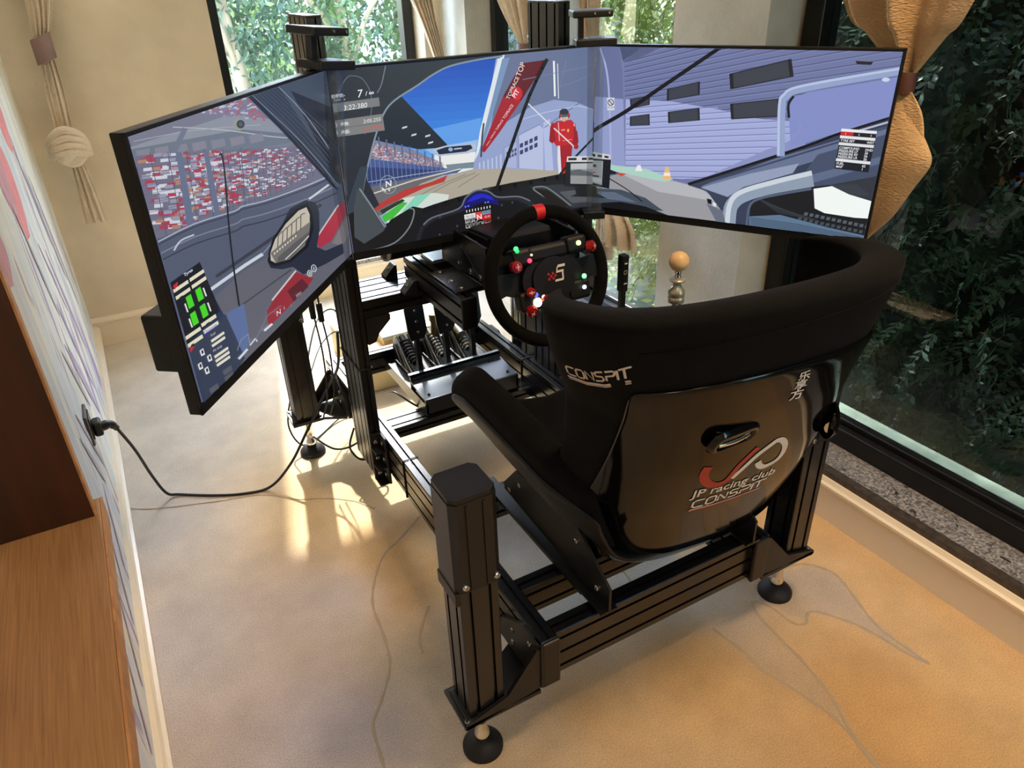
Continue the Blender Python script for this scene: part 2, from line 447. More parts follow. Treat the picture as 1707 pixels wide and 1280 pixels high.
# left wall with a painted mural of stems, petals and grasses
def mural():
    m = bpy.data.materials.new('mural_wallpaper'); m.use_nodes = True
    nt = m.node_tree; b = nt.nodes['Principled BSDF']; setin(b, 'Roughness', 0.7); setin(b, 'Specular IOR Level', 0.25)
    tc = nt.nodes.new('ShaderNodeTexCoord'); mp = nt.nodes.new('ShaderNodeMapping')
    mp.inputs['Rotation'].default_value = (math.radians(14), 0, 0); mp.inputs['Scale'].default_value = (1, 4.5, 0.6)
    nt.links.new(tc.outputs['Object'], mp.inputs[0])
    def band(scale, seed, c0, stops, prev):
        n = nt.nodes.new('ShaderNodeTexNoise'); n.noise_dimensions = '4D'; n.inputs['W'].default_value = seed
        n.inputs['Scale'].default_value = scale; n.inputs['Detail'].default_value = 3; n.inputs['Distortion'].default_value = 0.7
        nt.links.new(mp.outputs[0], n.inputs['Vector'])
        r = nt.nodes.new('ShaderNodeValToRGB'); e = r.color_ramp.elements
        e[0].position, e[1].position = stops; e[0].color = (0, 0, 0, 1); e[1].color = (1, 1, 1, 1)
        nt.links.new(n.outputs['Fac'], r.inputs[0])
        mx = nt.nodes.new('ShaderNodeMix'); mx.data_type = 'RGBA'
        nt.links.new(r.outputs[0], mx.inputs[0])
        if prev is None: mx.inputs[6].default_value = (*lin((226, 226, 218)), 1)
        else: nt.links.new(prev, mx.inputs[6])
        mx.inputs[7].default_value = (*lin(c0), 1)
        return mx.outputs[2]
    c = band(1.3, 1.0, (196, 202, 212), (0.45, 0.70), None)
    c = band(2.2, 4.0, (232, 226, 206), (0.52, 0.62), c)
    c = band(2.6, 9.0, (168, 150, 178), (0.60, 0.64), c)
    c = band(5.0, 13.0, (178, 166, 170), (0.62, 0.66), c)
    nt.links.new(c, b.inputs['Base Color'])
    return m
M_mural = mural()
wl = MB().box((XL-0.15, YF, 0), (XL, YB+0.02, ZC)).build('wall_left', M_mural, kind='structure')
M_petal = [mat('mural_pink', (228, 140, 140), 0.7, noise=(16, 0.2, (1, 4, 1))), mat('mural_rose', (206, 150, 160), 0.7, noise=(16, 0.2, (1, 4, 1))), mat('mural_mauve', (176, 160, 186), 0.7, noise=(20, 0.2, (1, 4, 1))), mat('mural_grey', (178, 170, 172), 0.7)]
def petal(y, z, L, W, ang, k, bend=0.15):
    P = []; n = 14
    for i in range(n+1):
        t = i/n; w = W * math.sin(PI*min(1, t**0.8))**0.8 + 0.0005
        cy = L*t; cz = bend*L*t*t
        row = []
        for sgn in (-1, 0, 1):
            a, c = cy, cz + sgn*w
            row.append((XL + (0.0016 if sgn == 0 else 0.0004) + 0.0004*k, y + a*math.cos(ang) - c*math.sin(ang), z + a*math.sin(ang) + c*math.cos(ang)))
        P.append(row)
    MB().grid(P).build('painted_petal', M_petal[k], wl)
for a in [(2.34,0.86,0.30,0.15,1.75,0,0.0),(2.22,0.94,0.24,0.13,1.45,1,0.05),(1.70,0.93,0.14,0.09,1.6,1,0.0),(1.50,0.88,0.14,0.07,1.4,2,0.0),(2.75,1.02,0.30,0.12,1.9,0,0.0),
          (2.50,0.21,0.42,0.022,2.08,2,0.08),(2.62,0.25,0.46,0.020,2.02,2,0.1),(2.42,0.30,0.36,0.018,2.12,2,0.1),(2.85,0.30,0.50,0.022,2.0,2,0.06),(2.30,0.34,0.36,0.018,2.15,3,0.1),(2.66,0.52,0.34,0.016,2.05,2,0.12),
          (2.1,0.24,0.36,0.014,2.1,3,0.12),(3.05,0.5,0.5,0.018,1.95,3,0.05),(2.95,0.66,0.42,0.016,2.0,2,0.06),(1.72,0.15,0.24,0.009,0.6,2,0.1),(1.52,0.14,0.24,0.009,0.6,2,0.1),(1.32,0.14,0.22,0.009,0.6,2,0.1),(1.14,0.14,0.20,0.009,0.6,2,0.1),
          (1.98,0.26,0.30,0.014,2.1,3,0.1),(2.35,0.62,0.40,0.016,1.95,3,0.08),(3.2,0.35,0.6,0.020,1.95,2,0.04)]:
    petal(*a)

# back wall with one big window, right wall with two, rear wall
def wall_with_hole(name, axis, lo, hi, holes, m, parts=()):
    """solid wall between lo and hi (boxes) with openings given as (a0, a1, z0, z1) along the wall"""
    mb = MB()
    a0, a1 = (lo[0], hi[0]) if axis == 'x' else (lo[1], hi[1])
    def blk(s, e, z0, z1):
        if e - s < 1e-4 or z1 - z0 < 1e-4: return
        if axis == 'x': mb.box((s, lo[1], z0), (e, hi[1], z1))
        else: mb.box((lo[0], s, z0), (hi[0], e, z1))
    cur = a0
    for h in sorted(holes):
        blk(cur, h[0], lo[2], hi[2]); blk(h[0], h[1], lo[2], h[2]); blk(h[0], h[1], h[3], hi[2]); cur = h[1]
    blk(cur, a1, lo[2], hi[2])
    return mb.build(name, m, kind='structure')
ZS, ZH = 0.15, 2.02
wall_with_hole('wall_back', 'x', (XL-0.15, YB, 0), (XR+0.25, YB+0.24, ZC), [(0.57, 1.53, ZS, ZH)], M_wall)
wall_with_hole('wall_right', 'y', (XR, YF, 0), (XR+0.22, YB, ZC), [(1.90, 3.33, ZS, ZH), (-1.6, 1.53, ZS, ZH)], M_pillar)
MB().box((XL-0.15, YF-0.15, 0), (XR+0.25, YF, ZC)).build('wall_rear', M_wall, kind='structure')

def base_profile(h):   # (outwards, up)
    return [(0, 0), (0.016, 0), (0.016, h-0.040), (0.020, h-0.036), (0.020, h-0.030), (0.026, h-0.022), (0.026, h-0.014), (0.018, h-0.010), (0.014, h-0.004), (0.012, h), (0, h)]
def baseboard(name, a, b, inward, h):
    a = Vector(a); b = Vector(b); z = (b-a).normalized(); x = Vector(inward)
    y = Vector((0, 0, 1)); pts = base_profile(h)
    if x.cross(y).dot(z) < 0: pts = pts[::-1]
    M = frame_m(a, x, y, z)
    return MB().prism(pts, 0, (b-a).length, 0, M).build(name, M_base, kind='structure')
baseboard('baseboard_left', (XL, YF, 0), (XL, YB, 0), (1, 0, 0), 0.105)
baseboard('baseboard_back', (XL, YB, 0), (XR, YB, 0), (0, -1, 0), 0.135)
baseboard('baseboard_right', (XR, YF, 0), (XR, YB, 0), (-1, 0, 0), 0.135)

# stone sills
def granite():
    m = bpy.data.materials.new('speckled_granite'); m.use_nodes = True
    nt = m.node_tree; b = nt.nodes['Principled BSDF']; setin(b, 'Roughness', 0.32)
    tc = nt.nodes.new('ShaderNodeTexCoord')
    n = nt.nodes.new('ShaderNodeTexNoise'); n.inputs['Scale'].default_value = 140; n.inputs['Detail'].default_value = 3
    v = nt.nodes.new('ShaderNodeTexNoise'); v.inputs['Scale'].default_value = 26; v.inputs['Detail'].default_value = 4; v.inputs['Distortion'].default_value = 1.5
    r = nt.nodes.new('ShaderNodeValToRGB'); r.color_ramp.elements[0].position = 0.35; r.color_ramp.elements[1].position = 0.7
    r.color_ramp.elements[0].color = (*lin((78, 78, 80)), 1); r.color_ramp.elements[1].color = (*lin((164, 160, 158)), 1)
    r2 = nt.nodes.new('ShaderNodeValToRGB'); r2.color_ramp.elements[0].position = 0.60; r2.color_ramp.elements[1].position = 0.66
    mx = nt.nodes.new('ShaderNodeMix'); mx.data_type = 'RGBA'; mx.inputs[7].default_value = (*lin((38, 32, 30)), 1)
    for q in (n, v): nt.links.new(tc.outputs['Object'], q.inputs['Vector'])
    nt.links.new(n.outputs['Fac'], r.inputs[0]); nt.links.new(v.outputs['Fac'], r2.inputs[0]); nt.links.new(r2.outputs[0], mx.inputs[0]); nt.links.new(r.outputs[0], mx.inputs[6]); nt.links.new(mx.outputs[2], b.inputs['Base Color'])
    return m
M_granite = granite()
M_granite_dark = mat('dark_granite_border', (62, 54, 48), 0.4, noise=(60, 0.5))
for i, (y0, y1) in enumerate(((-1.6, 1.53), (1.90, 3.33))):
    t = MB().box((XR+0.022, y0, ZS-0.02), (XR+0.135, y1, ZS+0.002), 0).box((XR-0.006, y0, ZS-0.02), (XR+0.022, y1, ZS+0.003), 1)
    t.build('trim_%d' % (i+1), [M_granite, M_granite_dark], kind='structure')
MB().box((0.57, YB-0.008, ZS-0.02), (1.53, YB+0.11, ZS+0.003)).build('trim_3', M_granite, kind='structure')

# windows
def window(name, axis, c, a0, a1, z0, z1, glass, mulls=(), fw=0.05):
    root = bpy.data.objects.new(name, None); link(root, None, (c, a0, z0) if axis == 'y' else (a0, c, z0)); root['kind'] = 'structure'
    def B(mb, s, e, zz0, zz1, d0, d1, ch=0.004):
        if axis == 'y': mb.box((c+d0, s, zz0), (c+d1, e, zz1), 0, None, ch)
        else: mb.box((s, c+d0, zz0), (e, c+d1, zz1), 0, None, ch)
    for nm, s, e, q0, q1 in (('frame_sill', a0, a1, z0, z0+fw), ('frame_head', a0, a1, z1-fw, z1), ('frame_jamb', a0, a0+fw, z0+fw, z1-fw), ('frame_jamb', a1-fw, a1, z0+fw, z1-fw)):
        mb = MB(); B(mb, s, e, q0, q1, 0, 0.07)
        if nm == 'frame_sill': B(mb, s, e, q1, q1+0.018, 0.028, 0.06)
        mb.build(nm, M_framem, root)
    for w0, w1 in mulls:
        mb = MB(); B(mb, w0, w1, z0+fw, z1-fw, -0.005, 0.075)
        mb.build('mullion', M_framem, root)
    edges = [a0+fw] + [q for w in mulls for q in w] + [a1-fw]
    for k in range(0, len(edges), 2):
        mb = MB()
        if axis == 'y': mb.box((c+0.035, edges[k], z0+fw), (c+0.041, edges[k+1], z1-fw))
        else: mb.box((edges[k], c+0.035, z0+fw), (edges[k+1], c+0.041, z1-fw))
        mb.build('pane', glass, root)
    return root
window('window_1', 'x', YB+0.115, 0.575, 1.525, ZS, ZH, M_glass_dusty)
window('window_2', 'y', XR+0.125, 1.905, 3.325, ZS, ZH, M_glass, mulls=[(2.58, 2.76)], fw=0.045)
window('window_3', 'y', XR+0.125, -1.595, 1.525, ZS, ZH, M_glass_tint, fw=0.06)

# ceiling downlights
M_trim = mat('white_metal', (235, 235, 232), 0.4)
M_lens = mat('lamp_lens', (255, 240, 220), 0.4, emit=((255, 214, 160), 2.0))
for k, (lx, ly, lw, lc) in enumerate(DOWNLIGHTS):
    d = thing('ceiling_downlight', (lx, ly, ZC), 'round flat warm ceiling lamp ' + ('above the racing seat', 'above the far left corner', 'in the near part of the room')[k], 'light', 'ceiling downlights')
    M0 = Matrix.Translation((lx, ly, ZC))
    MB().lathe([(0.285, 0), (0.295, -0.003), (0.292, -0.006), (0.266, -0.006), (0.266, 0.0)], 28, 0, M0, capped=False).build('trim_ring', M_trim, d)
    MB().lathe([(0.266, -0.001), (0.0001, -0.001)], 28, 0, M0, capped=False).build('lens', M_lens, d)

# ------------------------------------------------------------------ outside
M_paving = mat('mossy_paving', (126, 134, 120), 0.8, noise=(3, 0.15))
MB().box((-9, YB+0.24, -0.35), (15, 22, -0.25)).box((XR+0.22, -6, -0.35), (15, YB+0.24, -0.25)).build('ground', M_paving, kind='structure')
MB().box((XR+0.22, -2.2, -0.30), (XR+0.34, 1.9, ZS+0.005)).build('ledge', mat('concrete_ledge', (176, 182, 172), 0.85, noise=(18, 0.2)), kind='structure')
# unseen overhang added to keep sky light off the hedge outside
MB().box((XL-0.6, YF-0.6, ZC+0.1), (XR+0.9, YB+0.30, ZC+0.3)).build('added_shade_roof', M_wall, kind='structure')

def leaf_mat(name, col, amt=0.5, rough=0.45):
    m = mat(name, col, rough, 0.0, 0.5, noise=(2.5, amt))
    return m
M_leaf1 = leaf_mat('green_leaves', (82, 112, 62)); M_leaf2 = leaf_mat('blue_green_leaves', (76, 106, 82)); M_leaf3 = leaf_mat('dark_leaves', (58, 76, 50)); M_bark = mat('pale_bark', (176, 160, 136), 0.9, noise=(12, 0.35, (1, 1, 0.2)))
M_leafl = leaf_mat('yellow_green_leaves', (150, 168, 92))

def leaves_np(n, centre, rad, size, seed, flat=0.0):
    """n leaves (each a folded 4-vert blade) scattered through an ellipsoid, returned as arrays"""
    r = np.random.default_rng(seed)
    d = r.normal(size=(n, 3)); d /= np.linalg.norm(d, axis=1)[:, None]
    p = np.array(centre) + d * (r.random((n, 1))**0.45) * np.array(rad)
    a = r.normal(size=(n, 3)); a[:, 2] -= 0.5; a /= np.linalg.norm(a, axis=1)[:, None]
    b = np.cross(a, r.normal(size=(n, 3))); b /= np.linalg.norm(b, axis=1)[:, None]
    s = size * (0.6 + 0.8*r.random((n, 1)))
    V = np.stack([p, p + a*s*0.5 + b*s*0.22, p + a*s, p + a*s*0.5 - b*s*0.22], 1).reshape(-1, 3)
    F = np.arange(4*n).reshape(-1, 4)
    return V, F

def np_mesh(name, V, F, m, parent=None, loc=None):
    c = np.array(loc) if loc is not None else (V.min(0)+V.max(0))/2
    me = bpy.data.meshes.new(name); me.from_pydata((V-c).tolist(), [], F.tolist()); me.materials.append(m)
    o = bpy.data.objects.new(name, me); link(o, parent, c); return o

def tree(x, y, h, spread, label, lm, seed, n=2600, leaf=0.11, name='garden_tree', lean=0.0, trunk=0.08):
    z0 = -0.25
    t = thing(name, (x, y, z0), label, 'tree', 'trees outside the back window')
    r = np.random.default_rng(seed)
    P = [Vector((x + lean*k/5 + r.normal()*0.03, y + r.normal()*0.03, z0 + h*0.95*k/5)) for k in range(6)]
    mb = MB().tube(P, trunk, 9, 0, 4, radii=[trunk*(1-0.7*i/20) for i in range(21)])
    for k in range(6):
        q = P[1+k % 4]; a = r.random()*6.28
        mb.tube([q, q + Vector((math.cos(a)*spread*0.4, math.sin(a)*spread*0.4, 0.25*h*0.5)), q + Vector((math.cos(a)*spread*0.8, math.sin(a)*spread*0.8, 0.2*h))], 0.02, 6, 0, 3)
    mb.build('trunk', M_bark, t)
    Vs = []; Fs = []; off = 0
    for k in range(9):
        c = (x + r.normal()*spread*0.45, y + r.normal()*spread*0.45, z0 + h*(0.25 + 0.7*r.random()))
        V, F = leaves_np(n//9, c, (spread*0.55, spread*0.55, h*0.2), leaf, seed*31+k)
        Vs.append(V); Fs.append(F+off); off += len(V)
    np_mesh('crown', np.concatenate(Vs), np.concatenate(Fs), lm, t)
tree(1.15, 6.3, 2.7, 0.40, 'bushy blue-green tree behind the back window, by the beige wall', M_leaf2, 3, 4200, 0.065)
tree(1.95, 6.2, 2.7, 0.34, 'slim tree with a pale straight trunk seen through the back window', M_leaf1, 5, 2000, 0.065, trunk=0.05)
tree(2.75, 6.5, 2.8, 0.46, 'dense green tree at the curtain side of the back window', M_leaf1, 8, 5200, 0.07)
tree(3.9, 7.2, 2.6, 0.5, 'dark green tree beyond the back window, half hidden by the draped curtain', M_leaf3, 11, 3600, 0.08)
tree(1.5, 8.4, 2.6, 0.45, 'yellow-green tree deep in the garden behind the back window', M_leafl, 14, 2600, 0.08, lean=0.2)
tree(2.6, 8.8, 2.8, 0.5, 'tall pale green tree standing farthest back in the garden', M_leaf2, 17, 4200, 0.08)
fh = thing('garden_hedge', (2.0, 12.0, -0.25), 'long clipped hedge closing the far end of the garden behind the trees', 'hedge')
MB().box((-3, 11.9, -0.25), (3.1, 12.6, 1.5)).build('branches', mat('hedge_core', (58, 74, 48), 0.95, noise=(8, 0.6)), fh)
V_, F_ = leaves_np(9000, (0.1, 11.8, 0.7), (3.0, 0.3, 1.1), 0.14, 91)
np_mesh('foliage', V_, F_, M_leaf1, fh)

# hanging branches outside the far right window and the dark hedge outside the near one
def sprays(name, n, lo, hi, size, lm, sm, parent, seed, towards=(-1, 0, -0.4)):
    """fern-like sprays: a thin stem with leaflets in two rows"""
    r = np.random.default_rng(seed); Vs = []; Fs = []; off = 0; SV = []; SF = []; so = 0
    for k in range(n):
        p = np.array([r.uniform(lo[i], hi[i]) for i in range(3)])
        d = np.array(towards) + r.normal(size=3)*0.8; d /= np.linalg.norm(d)
        u = np.cross(d, r.normal(size=3)); u /= np.linalg.norm(u)
        L = size*(0.6+0.9*r.random()); m_ = 9
        ts = (np.arange(m_)+1)/m_
        drop = np.array([0, 0, -0.35*L])
        pts = p + d*L*ts[:, None] + drop*(ts**2)[:, None]
        ll = L*0.22*(1.1-0.6*ts)[:, None]
        for sg in (-1, 1):
            a = d*0.6 + u*sg; a /= np.linalg.norm(a); b = np.cross(a, np.cross(d, u))
            j = r.normal(size=(m_, 3))*0.25; aa = a + j
            q = np.stack([pts, pts + aa*ll*0.5 + b*ll*0.25, pts + aa*ll, pts + aa*ll*0.5 - b*ll*0.25], 1).reshape(-1, 3)
            Vs.append(q); Fs.append(np.arange(4*m_).reshape(-1, 4)+off); off += 4*m_
        w = u*0.0016
        sp = np.concatenate([[p], pts]); SV.append(np.stack([sp+w, sp-w], 1).reshape(-1, 3))
        SF.append(np.array([(2*i, 2*i+1, 2*i+3, 2*i+2) for i in range(len(sp)-1)])+so); so += 2*len(sp)
    np_mesh('foliage', np.concatenate(Vs), np.concatenate(Fs), lm, parent)
    np_mesh('stems', np.concatenate(SV), np.concatenate(SF), sm, parent)
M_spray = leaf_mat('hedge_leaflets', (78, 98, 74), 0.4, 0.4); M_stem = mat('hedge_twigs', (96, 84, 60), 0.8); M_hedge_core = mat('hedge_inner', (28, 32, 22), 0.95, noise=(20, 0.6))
h = thing('garden_hedge', (2.9, 0.2, -0.25), 'tall dark leafy hedge close outside the big window beside the seat', 'hedge')
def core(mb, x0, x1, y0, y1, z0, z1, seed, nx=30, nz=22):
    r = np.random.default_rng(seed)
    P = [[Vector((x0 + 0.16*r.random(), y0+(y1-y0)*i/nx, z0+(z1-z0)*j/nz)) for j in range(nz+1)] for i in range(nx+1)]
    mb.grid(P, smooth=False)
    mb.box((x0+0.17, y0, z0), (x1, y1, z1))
cm = MB(); core(cm, 2.75, 3.4, -2.5, 2.35, -0.25, 3.4, 5); cm.build('branches', M_hedge_core, h)  # tall opaque core added so little sky light reaches the leaves
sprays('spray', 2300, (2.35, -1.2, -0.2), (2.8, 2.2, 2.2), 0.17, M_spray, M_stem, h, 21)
t2 = thing('drooping_shrub', (3.0, 3.4, -0.25), 'green shrub with drooping feathery branches outside the far side window', 'shrub')
MB().tube([(3.0,3.4,-0.25),(2.95,3.4,0.8),(3.05,3.5,2.0)], 0.05, 8, 0, 5).build('trunk', M_bark, t2)
sprays('spray', 2600, (2.5, 2.65, -0.1), (3.6, 4.3, 2.3), 0.22, M_leafl, M_stem, t2, 33, towards=(-0.5, -0.2, -1))
# pale house far behind
hs = thing('garden_house', (5.5, 8.5, -0.25), 'pale neighbouring house in sunlight seen past the folded curtain', 'building')
MB().box((3.6, 8.4, -0.25), (9, 12, 2.2)).build('house_wall', mat('cream_render', (232, 226, 205), 0.8), hs)
MB().prism([(-0.3, 0), (3.9, 0), (1.8, 0.9)], 0, 5.6, 0, frame_m((3.5, 8.35, 2.2), (0, 1, 0), (0, 0, 1), (1, 0, 0))).build('house_roof', mat('grey_tiles', (120, 112, 104), 0.8), hs)
for k in range(2):
    w = MB().box((4.1+1.6*k, 8.36, 0.5), (4.8+1.6*k, 8.42, 1.5)).build('house_window', M_framem, hs)
    MB().box((4.16+1.6*k, 8.345, 0.56), (4.74+1.6*k, 8.365, 1.44)).build('window_glass', M_glass_tint, w)
# ------------------------------------------------------------------ simulator frame
RX0, RX1 = 0.515, 0.555            # left rail
QX0, QX1 = 1.091, 1.131            # right rail
ZR0, ZR1 = 0.165, 0.285
YR0, YR1 = 0.875, 2.32
fr = thing('simulator_frame', (0.823, 1.6, 0.13), 'black slotted aluminium frame carrying the racing seat, wheel, pedals and screens', 'frame')
for x in ((RX0+RX1)/2, (QX0+QX1)/2):
    bar(MB(), (x, YR0, (ZR0+ZR1)/2), (x, YR1, (ZR0+ZR1)/2), 0.12, 0.04, (0, 0, 1)).build('side_rail', M_black, fr)
def cross(y, z0, z1, depth, x0=RX1, x1=QX0, nm='cross_beam'):
    return bar(MB(), (x0, y, (z0+z1)/2), (x1, y, (z0+z1)/2), z1-z0, depth, (0, 0, 1)).build(nm, M_black, fr)
cross(YR0+0.025, ZR0, ZR1, 0.04)
cross(1.035, 0.205, 0.285, 0.04); cross(1.36, 0.205, 0.285, 0.04)
cross(1.93, 0.165, 0.205, 0.08); cross(2.29, 0.205, 0.285, 0.04)
for x in ((RX0+RX1)/2, (QX0+QX1)/2):      # end caps of the rails
    MB().box((x-0.021, YR0-0.012, ZR0-0.002), (x+0.021, YR0, ZR1+0.002), 0, None, 0.004).build('end_cap', M_plastic, fr)
# uprights outside the rails, full height behind the screens
UY0, UY1 = 1.775, 1.935
for i, x in enumerate((0.4975, 1.1485)):
    u = bar(MB(), (x, (UY0+UY1)/2, ZR0-0.02), (x, (UY0+UY1)/2, 1.372), 0.035, 0.16, (1, 0, 0)).build('upright', M_black, fr)
    MB().box((x-0.0172, UY0+0.001, 1.372), (x+0.0172, UY1-0.001, 1.377), 0, None, 0.0015).build('upright_cap', M_plastic, u)
# flat beam between the uprights
bar(MB(), (0.515, (UY0+UY1)/2, 0.672), (1.131, (UY0+UY1)/2, 0.672), 0.16, 0.05, (0, 1, 0)).build('wheel_deck_beam', M_black, fr)
for sx, x in ((1, 0.515), (-1, 1.131)):      # plates under the beam ends
    pts = [(0, 0.647), (0.070*sx, 0.647), (0.070*sx, 0.632), (0.035*sx, 0.600), (0.022*sx, 0.575), (0, 0.570)]
    pts = pts if sx < 0 else pts[::-1]
    MB().prism([(p[0]+x, p[1]) for p in pts][::1], 0, 0.008, 0, frame_m((0, UY0+0.002, 0), (1, 0, 0), (0, 0, 1), (0, -1, 0))).build('beam_bracket', M_blackp, fr)
# two arms towards the driver
for x in (0.682, 1.062):
    a = bar(MB(), (x, 1.47, 0.737), (x, 1.83, 0.737), 0.08, 0.04, (0, 0, 1)).build('wheel_arm', M_black, fr)
    MB().box((x-0.021, 1.464, 0.696), (x+0.021, 1.47, 0.778), 0, None, 0.003).build('arm_cap', M_plastic, a)
    for sy in (1.785, 1.93):
        for sx in (-1, 1):
            q = MB().prism([(0, 0), (0.036, 0), (0.036, 0.006), (0.006, 0.036), (0, 0.036)], -0.018, 0.018, 0, frame_m((x+0.02*sx, 0 + sy - 0.02, 0.697), (sx, 0, 0), (0, 0, 1), (0, -sx, 0)))
            o = q.build('corner_bracket', M_blackp, fr)
            screws(o, [((x+0.02*sx+0.018*sx, sy-0.02, 0.719), (sx, 0, 1))], 0.006)
# upright to rail brackets (3 x 2 screws)
for sx, x in ((-1, RX0), (1, QX1)):
    b = MB().box((x-0.0 if sx > 0 else x-0.038, UY0-0.010, ZR0-0.035), (x+0.038 if sx > 0 else x, UY0, ZR1+0.004), 0, None, 0.003)
    b.box((x if sx > 0 else x-0.008, UY0-0.050, ZR0-0.035), (x+0.008 if sx > 0 else x, UY0-0.008, ZR1+0.004), 0, None, 0.002)
    for z in (0.150, 0.205, 0.262): b.box((x if sx > 0 else x-0.036, UY0-0.046, z-0.020), (x+0.036 if sx > 0 else x, UY0-0.006, z-0.016))
    bo = b.build('joint_bracket', M_blackp, fr)
    for z in (0.155, 0.21, 0.265): screws(bo, [((x+sx*0.022, UY0-0.010, z), (0, -1, 0)), ((x+sx*0.008, UY0-0.030, z), (sx, 0, 0))], 0.0065)
# gussets tying the corner actuators to the rails
ACT = [(0.393, 0.918), (1.259, 0.918), (0.393, 2.215), (1.259, 2.215)]
for ax, ay in ACT:
    sx = 1 if ax < 0.8 else -1
    rail = RX0 if sx > 0 else QX1
    yb = ay - 0.045 if ay < 1.5 else ay + 0.045
    dirn = 1 if ay < 1.5 else -1
    # lower plate
    pts = [(ax-0.055*sx, yb-0.004*dirn), (rail-0.004*sx, yb-0.004*dirn), (rail-0.004*sx, yb+0.135*dirn), (ax+0.05*sx, yb+0.098*dirn), (ax-0.055*sx, yb+0.098*dirn)]
    if sx*dirn < 0: pts = pts[::-1]
    g = MB().prism(pts, 0.146, 0.156)
    # upright web across, sloping up to the rail
    pw = [(ax-0.052*sx, 0.144), (rail, 0.165), (rail, 0.275), (rail-0.012*sx, 0.275), (ax+0.042*sx, 0.186), (ax-0.052*sx, 0.158)]
    if sx < 0: pw = pw[::-1]
    g.prism(pw, -0.004, 0.004, 0, frame_m((0, yb, 0), (1, 0, 0), (0, 0, 1), (0, -1, 0)))
    # plate flat on the rail
    pr = [(yb, 0.165), (yb+0.17*dirn, 0.165), (yb+0.17*dirn, 0.215), (yb+0.06*dirn, 0.285), (yb, 0.285)]
    if dirn*1 < 0: pr = pr[::-1]
    g.prism(pr, 0, 0.008*1, 0, frame_m((rail-0.008 if sx > 0 else rail, 0, 0), (0, 1, 0), (0, 0, 1), (1, 0, 0)))
    go = g.build('gusset', M_blackp, fr)
    screws(go, [((rail-0.008*sx, yy, zz), (-sx, 0, 0)) for yy, zz in ((yb+0.03*dirn, 0.262), (yb+0.03*dirn, 0.20), (yb+0.10*dirn, 0.20), (yb+0.10*dirn, 0.235))], 0.006)
    screws(go, [((ax+0.052*sx, yb+0.010*dirn, 0.156), (0, 0, 1)), ((ax-0.046*sx, yb+0.006*dirn, 0.156), (0, 0, 1))], 0.006)
    if ay < 1.5:
        # spacer where the web meets the rail end
        MB().box((min(rail, rail-0.004*sx), yb-0.008, ZR0), (max(rail, rail+0.0*sx)+1e-4, yb+0.02, ZR1), 0).build('spacer', M_blackp, fr)

# ------------------------------------------------------------------ motion actuators
def actuator(ax, ay, label):
    t = thing('motion_actuator', (ax, ay, 0), label, 'actuator', 'corner motion actuators')
    o = bar(MB(), (ax, ay, 0.156), (ax, ay, 0.56), 0.078, 0.078, (1, 0, 0)).build('body', M_black, t)
    w = 0.045; c = 0.012
    sl = [(-w+c, -w), (w-c, -w), (w, -w+c), (w, w-c), (w-c, w), (-w+c, w), (-w, w-c), (-w, -w+c)]
    M0 = Matrix.Translation((ax, ay, 0))
    s = MB().prism(sl, 0.50, 0.695, 0, M0)
    s.prism([(x*0.97, y*0.97) for x, y in sl], 0.695, 0.705, 0, M0)
    s.box((ax-0.047, ay-0.04, 0.47), (ax-0.036, ay+0.04, 0.50), 0, None, 0.002)
    so = s.build('sleeve', M_blackp, t)
    for k in (-1, 1): MB().box((ax+k*0.016-0.002, ay-w-0.0025, 0.503), (ax+k*0.016+0.002, ay-w+0.001, 0.69)).build('sleeve_rib', M_blackp, so)
    screws(so, [((ax+dx, ay-w, 0.515), (0, -1, 0)) for dx in (-0.028, 0.033)], 0.0065)
    MB().box((ax-0.048, ay-0.043, 0.156), (ax+0.044, ay+0.044, 0.161), 0, None, 0.002).build('base_plate', M_blackp, t)
    MB().lathe([(0.010, 0.028), (0.016, 0.030), (0.016, 0.050), (0.0125, 0.053), (0.0125, 0.122), (0.018, 0.123), (0.018, 0.147)], 20, 0, M0).build('foot_stem', M_chrome, t)
    MB().lathe([(0.0435, 0.0), (0.0435, 0.008), (0.040, 0.014), (0.030, 0.024), (0.018, 0.031), (0.012, 0.033), (0.0001, 0.033)], 32, 0, M0).build('foot_pad', M_rubber, t)
    return t
a0 = actuator(ACT[0][0], ACT[0][1], 'black motion actuator post left of the seat back, lowest in the picture')
dup(a0, (ACT[1][0]-ACT[0][0], 0, 0), 'black motion actuator post behind the seat, nearest the big side window')
dup(a0, (0, ACT[2][1]-ACT[0][1], 0), 'black motion actuator post under the left screen, beside the hanging cables')
dup(a0, (ACT[3][0]-ACT[0][0], ACT[3][1]-ACT[0][1], 0), 'black motion actuator post in the far corner, seen through the steering wheel')

# ------------------------------------------------------------------ pedals
pd = thing('pedal_set', (0.88, 2.08, 0.205), 'three racing pedals on a black sloping base plate behind the steering wheel', 'pedals')
PZ = 0.262
MB().box((0.71, 1.90, PZ-0.050), (1.05, 1.908, PZ+0.004), 0, None, 0.002).box((0.712, 2.02, PZ-0.022), (1.048, 2.31, PZ-0.014)).box((0.71, 1.90, PZ-0.055), (0.718, 2.31, PZ-0.012)).box((1.042, 1.90, PZ-0.055), (1.05, 2.31, PZ-0.012)).build('base_plate', M_black, pd)
hp = MB().prism([(0, 0), (0.125, 0.014), (0.125, 0.020), (0.004, 0.006)], 0.712, 1.048, 0, frame_m((0, 1.905, PZ-0.004), (0, 1, 0), (0, 0, 1), (1, 0, 0)))
hp.box((0.712, 2.024, PZ-0.014), (1.048, 2.032, PZ+0.034)).box((0.712, 2.024, PZ+0.028), (1.048, 2.045, PZ+0.034))
hpo = hp.build('heel_plate', mat('sky_sheen_plate', (96, 102, 108), 0.36, 0.8, 0.8), pd)  # light grey-blue base carries the window's reflection on a black plate
